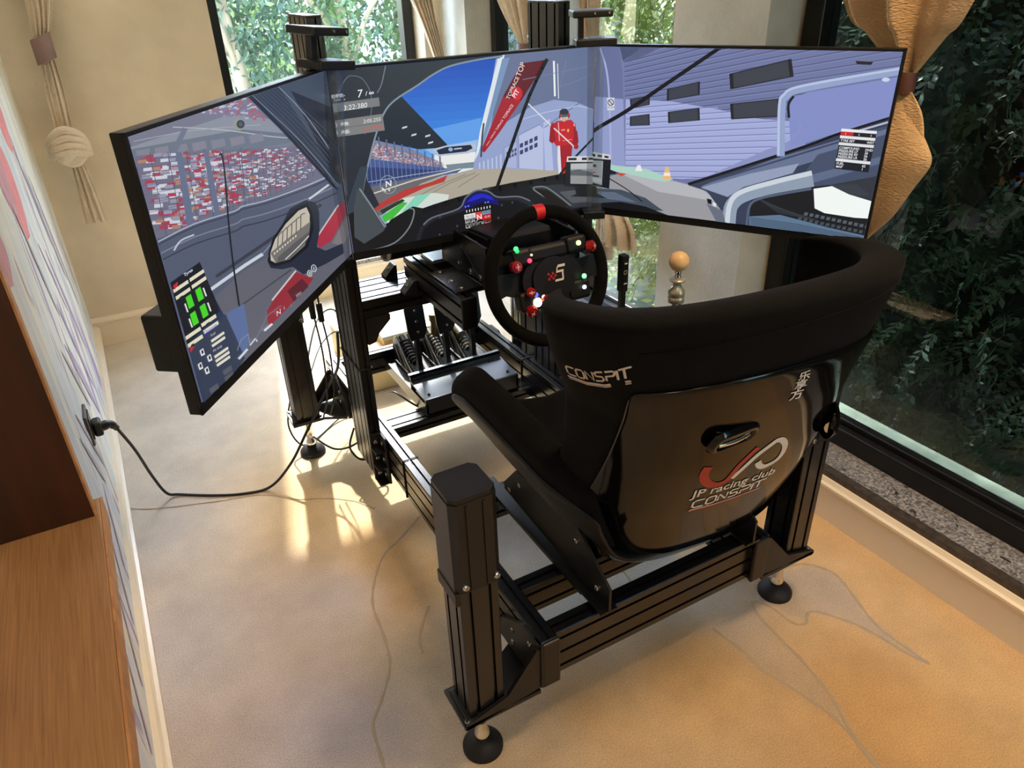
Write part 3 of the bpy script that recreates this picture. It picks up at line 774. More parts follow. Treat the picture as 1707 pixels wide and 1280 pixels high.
def flat_text(txt, o, xdir, ydir, size, m, name, parent, shear=0.0, center=False, eps=0.0008, space=1.0, bold=0.0):
    vs, fs, w = text_mesh(txt, 1.0, shear, space, bold); o = Vector(o); x = Vector(xdir).normalized(); y = Vector(ydir).normalized(); n = x.cross(y)
    off = -w/2 if center else 0
    mb = MB().add([o + x*(v.x+off)*size + y*v.y*size + n*eps for v in vs], fs)
    return mb.build(name, m, parent)
flat_text('CONSPIT', (0.90, 2.0238, PZ+0.006), (1, 0, 0), (0, 0, 1), 0.020, mat('grey_print', (120, 120, 118), 0.5), 'lettering', hpo, shear=0.2, center=True)
screws(hpo, [((x, 1.93, PZ+0.004), (0, -0.1, 1)) for x in (0.735, 1.025)], 0.005, M_blackp)
screws(hpo, [((0.995+0.011*k, 2.01, PZ+0.0125), (0, -0.1, 1)) for k in range(5)], 0.003, M_blackp)
M_pedal = mat('dark_pedal_metal', (36, 37, 40), 0.3, 0.6)
M_alu = mat('machined_aluminium', (150, 150, 146), 0.3, 1.0)
for k, px in enumerate((0.765, 0.868, 0.966)):
    y0 = 2.085
    # hinge bracket: two cut-out cheeks
    for dx in (-0.024, 0.016):
        br = MB().prism([(0, 0), (0.19, 0), (0.19, 0.055), (0.17, 0.10), (0.145, 0.11), (0.06, 0.05), (0.0, 0.022)], px+dx, px+dx+0.006, 0, frame_m((0, y0-0.02, PZ-0.014), (0, 1, 0), (0, 0, 1), (1, 0, 0)))
        bo = br.build('hinge_bracket', M_pedal, pd)
        e = MB(); dx += -0.001 if dx < 0 else 0.0065
        for (ya, za, yb, zb) in ((0.0, 0.006, 0.165, 0.008), (0.01, 0.022, 0.07, 0.055), (0.07, 0.055, 0.14, 0.105), (0.05, 0.012, 0.12, 0.075), (0.11, 0.012, 0.16, 0.07)):
            e.tube([(px+dx, y0-0.02+ya, PZ-0.012+za), (px+dx, y0-0.02+yb, PZ-0.012+zb)], 0.0033, 5)
        e.build('bracket_edge', M_alu, bo)['kind'] = 'stuff'
    # lever arm and face plate
    MB().prism([(-0.012, 0.0), (0.012, 0.0), (0.008, 0.10), (0.016, 0.16), (-0.004, 0.17), (-0.012, 0.10)], px-0.006, px+0.010, 0, frame_m((0, y0-0.01, PZ+0.0), (0, 1, 0), (0, 0, 1), (1, 0, 0))).build('pedal_arm', M_pedal, pd)
    face = MB().prism([(-0.026, -0.045), (0.020, -0.045), (0.034, -0.020), (0.034, 0.062), (0.026, 0.072), (-0.024, 0.072), (-0.032, 0.060), (-0.032, -0.02)], 0, 0.008, 0, frame_m((px+0.002, y0-0.012, PZ+0.185), (1, 0, 0), (0, 0.20, 0.98), (0, -0.98, 0.20)))
    fo = face.build('pedal_face', M_blackp, pd)
    screws(fo, [((px+0.004, y0-0.0205+0.2*dz, PZ+0.187+dz), (0, -1, 0.2)) for dz in (0.05, 0.015, -0.02)], 0.005)
    # spring and damper behind
    sp = MB().cyl((px, y0+0.02, PZ+0.035), (px, y0+0.135, PZ+0.085), 0.012)
    for j in range(7): sp.cyl((px, y0+0.03+0.013*j, PZ+0.039+0.0057*j), (px, y0+0.036+0.013*j, PZ+0.0418+0.0057*j), 0.017)
    sp.build('spring', [M_pedal, M_alu, M_alu][k], pd)
    if k == 1:
        MB().cyl((px+0.01, y0+0.10, PZ+0.06), (px+0.01, y0+0.10, PZ+0.135), 0.014).cyl((px+0.01, y0+0.10, PZ+0.135), (px+0.01, y0+0.10, PZ+0.16), 0.018).build('reservoir', M_brass, pd)
    if k == 2:
        MB().cyl((px-0.01, y0+0.05, PZ+0.08), (px-0.01, y0+0.15, PZ+0.11), 0.014).cyl((px-0.01, y0+0.15, PZ+0.11), (px-0.01, y0+0.19, PZ+0.125), 0.009).build('master_cylinder', M_alu, pd)

# ------------------------------------------------------------------ wheel base and steering wheel
WC = Vector((0.872, 1.416, 0.806))
wt = math.radians(17)
WN = Vector((0, -math.cos(wt), math.sin(wt)))          # towards the driver
WU = Vector((0, math.sin(wt), math.cos(wt)))
WX = Vector((1, 0, 0))
wb = thing('wheel_base', (0.822, 1.6, 0.78), 'black direct drive motor housing behind the steering wheel', 'wheel base')
MW = frame_m(WC, WX, WU, WN)
MH = frame_m((0.872, 1.416, 0.806), WX, Vector((0, 0.06, 0.998)), Vector((0, -0.998, 0.06)))
def box_w(mb, lo, hi, mi=0, ch=0.004): return mb.box(lo, hi, mi, MH, ch)
hb = MB(); box_w(hb, (-0.085, -0.06, -0.34), (0.085, 0.09, -0.11), 0, 0.012)
for k in range(7): box_w(hb, (-0.088, -0.05+0.02*k, -0.32), (0.088, -0.042+0.02*k, -0.14), 0, 0.002)
hb.build('housing', M_satin, wb)
MB().lathe([(0.045, -0.12), (0.045, -0.07), (0.035, -0.068), (0.035, -0.031)], 28, 0, MW).build('shaft', M_satin, wb)
for sx in (-1, 1):
    sp = MB()
    sp.box((0.872+sx*0.125-0.004, 1.49, 0.778), (0.872+sx*0.125+0.004, 1.75, 0.88), 0, None, 0.002)
    sp.box((0.872+sx*0.165-0.042, 1.50, 0.778), (0.872+sx*0.165+0.030, 1.66, 0.784), 0, None, 0.001)
    spo = sp.build('side_mount', M_black, wb)
    for y in (1.515, 1.57, 1.64): screws(spo, [((0.872+sx*0.185, y, 0.784), (0, 0, 1)), ((0.872+sx*0.1295, y, 0.80), (sx, 0, 0))], 0.0065)
MB().prism([(0, 0), (0.10, 0.060), (0.10, 0.066), (0, 0.006)], 0.742, 0.815, 0, frame_m((0, 1.52, 0.79), (0, 1, 0), (0, 0, 1), (1, 0, 0))).build('sloping_plate', mat('grey_blue_plate', (70, 80, 86), 0.4, 0.6, 0.8), wb)

sw = thing('steering_wheel', tuple(WC), 'round black suede steering wheel with red top stripe and glowing buttons', 'steering wheel')
R = 0.153; rr = 0.0175
P = []
for i in range(72):
    a = 2*PI*i/72; row = []
    for j in range(12):
        b = 2*PI*j/12; q = R + rr*math.cos(b)*0.95
        grip = 1.0 + 0.16*max(0, math.cos(2*(a-0.25)))**4*0
        row.append(MW @ Vector((q*math.cos(a), q*math.sin(a), rr*math.sin(b)*grip)))
    P.append(row)
P.append(P[0])
def rim_seg(i0, i1, k=1.0):
    out = []
    for i in range(i0, i1+1):
        a = 2*PI*(i % 720)/720; row = []
        for j in range(12):
            b = 2*PI*j/12; q = R + rr*k*math.cos(b); row.append(MW @ Vector((q*math.cos(a), q*math.sin(a), rr*k*math.sin(b))))
        out.append(row)
    return out
MB().grid(P, closed_u=True).build('rim', M_suede, sw)
MB().grid(rim_seg(171, 189, 1.03), closed_u=True).build('top_stripe', M_redtape, sw)
# spokes
for sx in (-1, 1):
    pts = [(0.045, 0.022), (0.105, 0.026), (0.150, 0.034), (0.150, -0.030), (0.120, -0.022), (0.06, -0.045), (0.045, -0.05)]
    pts = [(p[0]*sx, p[1]) for p in pts]
    if sx > 0: pts = pts[::-1]
    MB().prism(pts, -0.012, 0.004, 0, MW).build('spoke', M_satin, sw)
pts = [(-0.035, -0.04), (-0.012, -0.145), (0.012, -0.145), (0.035, -0.04)]
MB().prism(pts, -0.012, 0.002, 0, MW).build('spoke', M_satin, sw)
hub = MB().prism([(0.082*math.cos(a)*(1.0), 0.064*math.sin(a)-0.004) for a in [2*PI*i/40 for i in range(40)]], -0.030, 0.022, 0, MW)
hub.prism([(0.058*math.cos(a), 0.052*math.sin(a)-0.004) for a in [2*PI*i/40 for i in range(40)]], 0.022, 0.030, 0, MW)
hub.build('hub', M_satin, sw)
# thumb pods with knobs and lamps
for sx, y0_, w_ in ((-1, 0.05, 0.05), (1, 0.055, 0.055)):
    MB().box((sx*0.075-w_/2, y0_-0.012, -0.01), (sx*0.075+w_/2, y0_+0.030, 0.034), 0, MW, 0.009).build('button_pod', M_satin, sw)
for sx in (-1, 1): MB().box((sx*0.068-0.030, -0.068, -0.01), (sx*0.068+0.028, -0.02, 0.030), 0, MW, 0.008).build('button_pod', M_satin, sw)
MB().box((-0.055, 0.040, -0.01), (0.055, 0.078, 0.026), 0, MW, 0.01).build('top_grip', M_satin, sw)
def knob(x, y, r, nm='rotary_knob', tilt=(0, 0, 1), m=None):
    n = Vector(tilt).normalized()
    M = MW @ Matrix.Translation((x, y, 0.030)) @ n.to_track_quat('Z', 'Y').to_matrix().to_4x4()
    k = MB()
    pts = [(r*(1+0.08*(i % 2))*math.cos(2*PI*i/24), r*(1+0.08*(i % 2))*math.sin(2*PI*i/24)) for i in range(24)]
    k.prism(pts, 0, 0.014, 0, M); k.prism([(q[0]*0.7, q[1]*0.7) for q in pts], 0.014, 0.018, 0, M)
    o = k.build(nm, m or M_red, sw)
    MB().box((-0.001, -r*0.6, 0.0182), (0.001, r*0.6, 0.0190), 0, M).box((-r*0.4, -0.001, 0.0182), (r*0.4, 0.001, 0.0190), 0, M).build('knob_mark', M_white, o)
knob(-0.100, 0.043, 0.0125); knob(0.104, 0.052, 0.013, tilt=(0.6, 0, 0.8)); knob(-0.076, -0.062, 0.0125, tilt=(-0.2, -0.5, 0.8)); knob(-0.070, -0.022, 0.011, tilt=(-0.3, 0, 0.9)); knob(-0.036, -0.045, 0.0095)
def led(x, y, r, c, e, z=0.035):
    m = mat('lit_button_%s' % c, c, 0.4, emit=(c, e))
    M = MW @ Matrix.Translation((x, y, z))
    MB().lathe([(r, 0), (r, 0.003), (r*0.7, 0.005), (0.0001, 0.0055)], 16, 0, M).build('lit_button', m, sw)
led(-0.092, 0.083, 0.0055, '3cff70', 2.2); led(-0.090, 0.077, 0.0045, '28e060', 1.6); led(-0.062, 0.050, 0.0055, 'ff4068', 1.3); led(0.076, 0.066, 0.006, 'e8ff9a', 1.8)
led(0.078, -0.014, 0.006, '7dffa0', 1.7); led(0.074, -0.040, 0.005, 'e8f0ff', 2.0); led(-0.060, -0.030, 0.0055, '4060ff', 1.6); led(-0.057, -0.049, 0.011, 'fff0c0', 2.6, 0.031); led(-0.040, -0.040, 0.0055, 'ffe0d0', 1.6); led(-0.030, -0.060, 0.0065, '8070ff', 1.6)
led(-0.055, 0.062, 0.003, 'd8e8d0', 0.6)
for sx in (-1, 1): MB().prism([(sx*0.06, -0.02), (sx*0.118, 0.0), (sx*0.124, 0.04), (sx*0.10, 0.075), (sx*0.06, 0.05)][::sx], -0.045, -0.041, 0, MW).build('shift_paddle', M_satin, sw)
# emblem: white broken ring of three strokes and red chequers
em = MB()
def st(pts, mi): em.prism(pts, 0.0303, 0.0309, mi, MW)
st([(0.012, 0.020), (0.032, 0.020), (0.033, 0.026), (0.013, 0.026)], 0)
st([(0.006, 0.008), (0.026, 0.008), (0.028, 0.013), (0.010, 0.013)], 0)
st([(0.006, 0.008), (0.010, 0.013), (0.013, 0.024), (0.009, 0.020)], 0)
st([(0.022, 0.008), (0.026, 0.008), (0.025, -0.008), (0.021, -0.008)], 0)
st([(0.0, -0.012), (0.023, -0.012), (0.025, -0.007), (0.002, -0.007)], 0)
for i in range(4):
    for j in range(3):
        if (i+j) % 2 == 0: st([(-0.018+0.006*i, -0.006+0.006*j), (-0.012+0.006*i, -0.006+0.006*j), (-0.012+0.006*i, 0.0+0.006*j), (-0.018+0.006*i, 0.0+0.006*j)], 1)
em.build('emblem', [M_white, M_redprint], sw)

# small control box on the deck, its lead, the round tube behind
cb = thing('control_box', (0.79, 1.845, 0.697), 'small black control box with a light-catching flat lid on the beam between the uprights', 'control box')
MB().box((0.737, 1.797, 0.6975), (0.866, 1.893, 0.752), 0, None, 0.004).build('case', M_satin, cb)
lid = MB().box((0.733, 1.793, 0.752), (0.870, 1.897, 0.760), 0, None, 0.003).build('lid', mat('sky_sheen_lid', (120, 132, 138), 0.28, 0.85, 0.8), cb)  # blue-grey tone stands in for sky reflected on the lid
flat_text('G-', (0.785, 1.835, 0.760), (1, 0, 0), (0, 1, 0), 0.026, M_plastic, 'lettering', lid)
o = MB().tube([(0.90, 1.80, 0.775), (0.86, 1.78, 0.80), (0.82, 1.765, 0.79), (0.795, 1.755, 0.74), (0.79, 1.72, 0.70), (0.80, 1.66, 0.715), (0.83, 1.62, 0.74)], 0.0035, 8, 0, 8).build('looping_cable', M_cable)
tag(o, 'thin black cable looping over the small control box lid', 'cable')
tb = thing('sound_bar', (0.70, 1.90, 0.84), 'black round-ended bar under the centre screen', 'speaker')
MB().cyl((0.605, 1.80, 0.825), (1.04, 1.80, 0.825), 0.038, 28).build('body', M_satin, tb)
MB().lathe([(0.038, 0), (0.040, 0.004), (0.040, 0.010), (0.036, 0.013)], 28, 0, Matrix.Translation((0.595, 1.80, 0.825)) @ Matrix.Rotation(PI/2, 4, 'Y'), capped=False).build('end_ring', mat('pale_ring', (190, 186, 176), 0.4), tb)
MB().lathe([(0.034, 0), (0.030, -0.002), (0.0001, -0.002)], 24, 0, Matrix.Translation((0.600, 1.80, 0.825)) @ Matrix.Rotation(PI/2, 4, 'Y'), capped=False).build('end_grille', mat('dark_grille', (70, 66, 62), 0.7, noise=(260, 0.8)), tb)

# shifter and handbrake on the right
SH = Vector((1.15, 1.271, 0.831))
sh = thing('gear_shifter', (SH.x, SH.y, 0.472), 'gear shifter with a pale wooden ball knob and a silver collar', 'shifter')
MB().lathe([(0.0001, -0.0245), (0.010, -0.0225), (0.018, -0.017), (0.0232, -0.008), (0.0245, 0), (0.0232, 0.008), (0.018, 0.017), (0.010, 0.0225), (0.0001, 0.0245)], 28, 0, Matrix.Translation(SH), capped=False).build('ball_knob', M_wood_ball, sh)
MB().lathe([(0.006, -0.042), (0.0075, -0.040), (0.0075, -0.036), (0.006, -0.034), (0.0075, -0.032), (0.0075, -0.028), (0.006, -0.022)], 18, 0, Matrix.Translation(SH)).build('neck', M_chrome, sh)
MB().lathe([(0.012, -0.105), (0.0205, -0.103), (0.0205, -0.090), (0.0195, -0.089), (0.0195, -0.086), (0.0205, -0.085), (0.0205, -0.074), (0.011, -0.062), (0.009, -0.058), (0.011, -0.054), (0.019, -0.049), (0.0205, -0.046), (0.018, -0.043), (0.006, -0.042)], 32, 0, Matrix.Translation(SH)).build('collar', M_silver, sh)
for dx, dy in ((-0.008, 0), (0.004, 0.006), (0.010, -0.004)): MB().cyl(SH + Vector((dx, dy, -0.26)), SH + Vector((dx, dy, -0.10)), 0.0035, 10).build('rod', M_chrome, sh)
MB().box((1.115, 1.22, 0.472), (1.19, 1.34, 0.60), 0, None, 0.006).build('gearbox', M_blackp, sh)
hbk = thing('handbrake', (1.10, 1.421, 0.472), 'upright black handbrake lever between steering wheel and gear shifter', 'handbrake')
HB = Vector((1.10, 1.421, 0))
MB().box((HB.x-0.011, HB.y-0.011, 0.715), (HB.x+0.011, HB.y+0.011, 0.815), 0, None, 0.004).build('grip', M_plastic, hbk)
g = MB()
g.box((HB.x-0.004, HB.y-0.0125, 0.792), (HB.x+0.004, HB.y-0.0108, 0.795)).box((HB.x-0.004, HB.y-0.0125, 0.738), (HB.x+0.005, HB.y-0.0108, 0.741))
g.lathe([(0.0055, 0), (0.0045, 0)], 20, 0, frame_m((HB.x, HB.y-0.0112, 0.77), (1, 0, 0), (0, 0, 1), (0, -1, 0)), capped=False)
g.build('grip_marking', M_white, hbk)
MB().box((HB.x-0.0075, HB.y-0.0075, 0.56), (HB.x+0.0075, HB.y+0.0075, 0.718), 0, None, 0.002).build('lever', M_blackp, hbk)
MB().box((1.07, 1.37, 0.472), (1.13, 1.48, 0.57), 0, None, 0.006).build('pivot_box', M_blackp, hbk)
sa = bar(MB(), (1.151, 1.15, 0.43), (1.151, 1.775, 0.43), 0.08, 0.04, (0, 0, 1)).build('shifter_arm', M_black, fr)
MB().box((1.06, 1.15, 0.4705), (1.20, 1.50, 0.4715)).build('shifter_plate', M_blackp, fr)
# ------------------------------------------------------------------ bucket seat
SX = 0.872
def lerp_keys(keys, s):
    for a, b in zip(keys, keys[1:]):
        if s <= b[0]:
            t = (s-a[0])/(b[0]-a[0]); t = max(0, min(1, t))
            t2 = t*t*(3-2*t)*0.35 + t*0.65
            return [x+(y-x)*t2 for x, y in zip(a[1:], b[1:])]
    return list(keys[-1][1:])
#  s : y centre, z, half-width, wing depth, turn (degrees) of the U, lift of the wing tips
BK = [(0.00, 0.930, 0.262, 0.235, 0.10, 84, 0.05), (0.10, 0.888, 0.325, 0.268, 0.16, 88, 0.05), (0.30, 0.830, 0.475, 0.280, 0.20, 92, 0.03), (0.50, 0.780, 0.615, 0.276, 0.21, 96, 0.02),
      (0.68, 0.742, 0.745, 0.285, 0.22, 104, 0.01), (0.82, 0.720, 0.850, 0.325, 0.235, 112, 0.00), (0.92, 0.705, 0.920, 0.345, 0.245, 116, 0.00), (1.00, 0.695, 0.975, 0.345, 0.245, 116, -0.025)]
def back_pt(t, s, off=0.0):
    yc, z, w, d, deg, lift = lerp_keys(BK, s)
    A = math.radians(deg); a = t*A
    e = 2.0/3.1
    sa, ca = math.sin(abs(a)), math.cos(a)
    p = 0.70 + 0.30*max(0, min(1, (s-0.50)/0.35))       # boxier towards the bottom
    x = (w+off) * math.copysign(sa**p, a)
    y = yc - off + (d+off*0.5) * (1-ca) / (1-math.cos(A))
    # flatten the middle of the back
    y = yc - off + (y-yc+off) * (0.55+0.45*min(1, (abs(t)/0.7)**2))
    y -= 0.08*x                     # the back sits very slightly turned on its mounts
    return Vector((SX+x+0.026+0.060*(1-s), y, z + 0.03 + lift*(abs(t)**2)))
seat = thing('bucket_seat', (SX, 0.95, 0.285), 'black bucket racing seat seen from behind, suede top and glossy shell with club lettering', 'seat')

def shell_patch(name, t0, t1, s0f, s1f, nt, ns, out, thick, m, parent, sub=1):
    """closed skin over part of the back: s runs from s0f(t) to s1f(t), skin from `out` outwards inwards by `thick`"""
    O = []; I = []
    for i in range(nt+1):
        t = t0+(t1-t0)*i/nt; a, b = s0f(t), s1f(t); ro = []; ri = []
        for j in range(ns+1):
            s_ = a+(b-a)*j/ns
            ro.append(back_pt(t, s_, out)); ri.append(back_pt(t, s_, out-(thick(t, s_) if callable(thick) else thick)))
        O.append(ro); I.append(ri)
    v = []; f = []; n1 = ns+1
    for g in (O, I):
        for r in g: v += r
    N = (nt+1)*n1
    for i in range(nt):
        for j in range(ns):
            a = i*n1+j; f.append((a, a+n1, a+n1+1, a+1)); f.append((N+a, N+a+1, N+a+n1+1, N+a+n1))
    for i in range(nt):
        a = i*n1; f.append((a, N+a, N+a+n1, a+n1)); a = i*n1+ns; f.append((a, a+n1, N+a+n1, N+a))
    for j in range(ns):
        a = j; f.append((a, a+1, N+a+1, N+a)); a = nt*n1+j; f.append((a, N+a, N+a+1, a+1))
    mb = MB(); mb.add(v, f, 0, None, True)
    return mb.build(name, m, parent, sub=sub)
pad = lambda t, s: 0.030 + 0.030*max(0, (s-0.55)/0.45)
shell_patch('back_cover', -1, 1, lambda t: 0.04, lambda t: 1.0, 44, 26, 0.0, pad, M_suede, seat, 1)
# glossy outer shell: its upper hem falls towards both sides
def hem(t):
    a = abs(t)
    return 0.795 - 0.05*a*a - 0.42*max(0, min(1, (a-0.50)/0.20))**1.5
shell_patch('shell', -0.98, 0.98, lambda t: -0.02, hem, 56, 24, 0.007, 0.008, M_gloss, seat, 1)
# pan: cushion trough with thigh bolsters
PK = [(0.00, 0.900, 0.330, 0.20, 0.20), (0.25, 1.04, 0.345, 0.245, 0.225), (0.55, 1.21, 0.365, 0.262, 0.245), (0.80, 1.35, 0.395, 0.27, 0.225), (0.93, 1.42, 0.415, 0.27, 0.175), (1.00, 1.455, 0.425, 0.262, 0.11)]
def pan_pt(t, s, off=0.0):
    y, z, w, d = lerp_keys(PK, s)
    A = math.radians(100); a = t*A
    x = (w+off)*math.copysign(math.sin(abs(a)), a)
    zz = z - off + (d+off*0.5)*(1-math.cos(a))/(1-math.cos(A)) * (0.45+0.55*min(1, (abs(t)/0.65)**2))
    return Vector((SX+x, y, zz + 0.02))
_bp = back_pt
def pan_patch(name, out, thick, m, s0=0.0, s1=1.0, t1=1.0):
    global back_pt
    back_pt = pan_pt
    o = shell_patch(name, -t1, t1, lambda t: s0, lambda t: s1 - 0.06*(1-abs(t))**2, 36, 20, out, thick, m, seat, 1)
    back_pt = _bp
    return o
pan_patch('cushion', 0.0, lambda t, s: 0.045, M_suede, 0.05)
pan_patch('pan_shell', 0.008, 0.010, M_satin, 0.0, 0.96, 0.84)
# seat mounting: side brackets, sliders, cross bars
for sx in (-1, 1):
    x = SX + sx*0.20
    b = MB().prism([(0.86, 0.300), (1.30, 0.330), (1.30, 0.350), (1.24, 0.42), (0.98, 0.44), (0.86, 0.36)], x-0.003, x+0.003, 0, frame_m((0, 0, 0), (0, 1, 0), (0, 0, 1), (1, 0, 0)))
    b.box((x-0.02, 0.86, 0.296), (x+0.02, 1.36, 0.302))
    bo = b.build('side_bracket', M_blackp, seat)
    screws(bo, [((x-0.003, y, z), (-1, 0, 0)) for y, z in ((0.90, 0.335), (0.98, 0.40), (1.22, 0.39), (1.27, 0.345))], 0.0065)
    sl = MB().box((x-0.018, 0.94, 0.286), (x+0.018, 1.40, 0.296), 0, None, 0.002)
    for k in range(16): sl.box((x+0.018, 0.95+0.014*k, 0.286), (x+0.023, 0.957+0.014*k, 0.293))
    so = sl.build('slider', M_blackp, seat)
    screws(so, [((x-0.006, y, 0.296), (0, 0, 1)) for y in (0.955, 0.975, 0.995)], 0.006)
# stitched seam along the rolled top edge
MB().tube([back_pt(t, 0.915+0.02*math.sin(t*2), 0.0005) for t in [-0.45+0.05*k for k in range(28)]], 0.0016, 6).build('stitched_seam', M_suede, seat)

dg = bpy.context.evaluated_depsgraph_get()
def bvh_of(objs):
    V = []; F = []
    for o in objs:
        me = o.evaluated_get(bpy.context.evaluated_depsgraph_get()).to_mesh(); b = len(V)
        V += [o.matrix_world @ v.co for v in me.vertices]; F += [[b+i for i in p.vertices] for p in me.polygons]
    return BVHTree.FromPolygons(V, F)
bpy.context.view_layer.update()
_bv = bvh_of([o for o in seat.children if o.name.split('.')[0] in ('back_cover', 'shell')])
def decal(mb, P2, faces, mi, o, xd, yd, eps=0.0012):
    """flat print wrapped on the seat: local 2-D points cast along the local normal onto the skin"""
    o = Vector(o); x = Vector(xd).normalized(); y = Vector(yd); y = (y - x*y.dot(x)).normalized(); n = x.cross(y)
    out = []
    for a, b in P2:
        p = o + x*a + y*b; h = _bv.ray_cast(p + n*0.25, -n, 0.6)
        out.append((h[0] + h[1]*eps*(1 if h[1].dot(n) > 0 else -1)) if h[0] is not None else p)
    mb.add(out, faces, mi)
def strip2(pts, w0, w1=None):
    """2-D ribbon along pts"""
    w1 = w0 if w1 is None else w1; P = [Vector((p[0], p[1])) for p in pts]; v = []; f = []
    for i, p in enumerate(P):
        t = (P[min(i+1, len(P)-1)]-P[max(i-1, 0)]).normalized(); n = Vector((-t.y, t.x)); w = (w0+(w1-w0)*i/(len(P)-1))/2
        v += [tuple(p+n*w), tuple(p-n*w)]
    for i in range(len(P)-1): f.append((2*i, 2*i+1, 2*i+3, 2*i+2))
    return v, f
# ------------------------------------------------------------------ screens
MON_W, MON_H, MON_Z0, MON_Y = 0.690, 0.405, 0.8705, 1.667
SEAM_L, SEAM_R = 0.4785, 1.1685
HAL, HAR = math.radians(52.1), math.radians(59.3)
SIDE_W = 0.700
SCR = {'L': (Vector((SEAM_L-0.005-SIDE_W*math.cos(HAL), MON_Y-SIDE_W*math.sin(HAL), MON_Z0)), Vector((math.cos(HAL), math.sin(HAL), 0))),
       'C': (Vector((SEAM_L, MON_Y, MON_Z0)), Vector((1, 0, 0))),
       'R': (Vector((SEAM_R+0.005, MON_Y, MON_Z0)), Vector((math.cos(HAR), -math.sin(HAR), 0)))}
def monitor(key, label):
    MON_W = SIDE_W if key != 'C' else 0.690
    o, x = SCR[key]; z = Vector((0, 0, 1)); n = x.cross(z)          # n points at the driver
    M = frame_m(o, x, z, n)
    t = thing('monitor', tuple(o + x*MON_W/2), label, 'monitor', 'three racing screens side by side')
    lo = 0.020
    e0 = 0.006 if key == 'L' else 0.001; e1 = 0.006 if key == 'R' else 0.001
    mb = MB().box((-e0, -lo, -0.022), (MON_W+e1, MON_H+0.006, -0.002), 0, M, 0.002)
    mb.box((-e0, -lo, -0.003), (MON_W+e1, -0.001, 0.0015), 0, M, 0.0005)
    mb.box((-e0, MON_H+0.001, -0.003), (MON_W+e1, MON_H+0.006, 0.0015), 0, M, 0.0005)
    if key == 'L': mb.box((-e0, -lo, -0.003), (-0.001, MON_H+0.006, 0.0015), 0, M, 0.0005)
    if key == 'R': mb.box((MON_W+0.001, -lo, -0.003), (MON_W+e1, MON_H+0.006, 0.0015), 0, M, 0.0005)
    mb.box((0.10, 0.02, -0.05), (MON_W-0.10, MON_H*0.72, -0.022), 0, M, 0.01)
    if key == 'L': mb.box((0.004, 0.05, -0.066), (0.13, 0.145, -0.022), 0, M, 0.004)
    mb.build('housing', M_satin, t)
    MB().add([M @ Vector(p) for p in ((0, 0, 0), (MON_W, 0, 0), (MON_W, MON_H, 0), (0, MON_H, 0))], [(0, 1, 2, 3)]).build('screen', mat('dark_screen', (8, 9, 11), 0.25, 0, 0.5), t)
    return t
mon = {'L': monitor('L', 'angled screen showing a grandstand, wing mirror and tyre data, nearest the mural wall'),
       'C': monitor('C', 'middle screen showing blue sky, pit lane, marshal and car dashboard'),
       'R': monitor('R', 'angled screen showing pale roller shutters and car door, nearest the side window')}
# arms that hold the screens to the uprights
for key, ux in (('L', 0.4975), ('R', 1.1485)):
    o, x = SCR[key]; p = o + x*MON_W*0.5
    MB().box((ux-0.02, 1.70, 1.02), (ux+0.02, 1.775, 1.12), 0, None, 0.004).build('screen_bracket', M_blackp, fr)

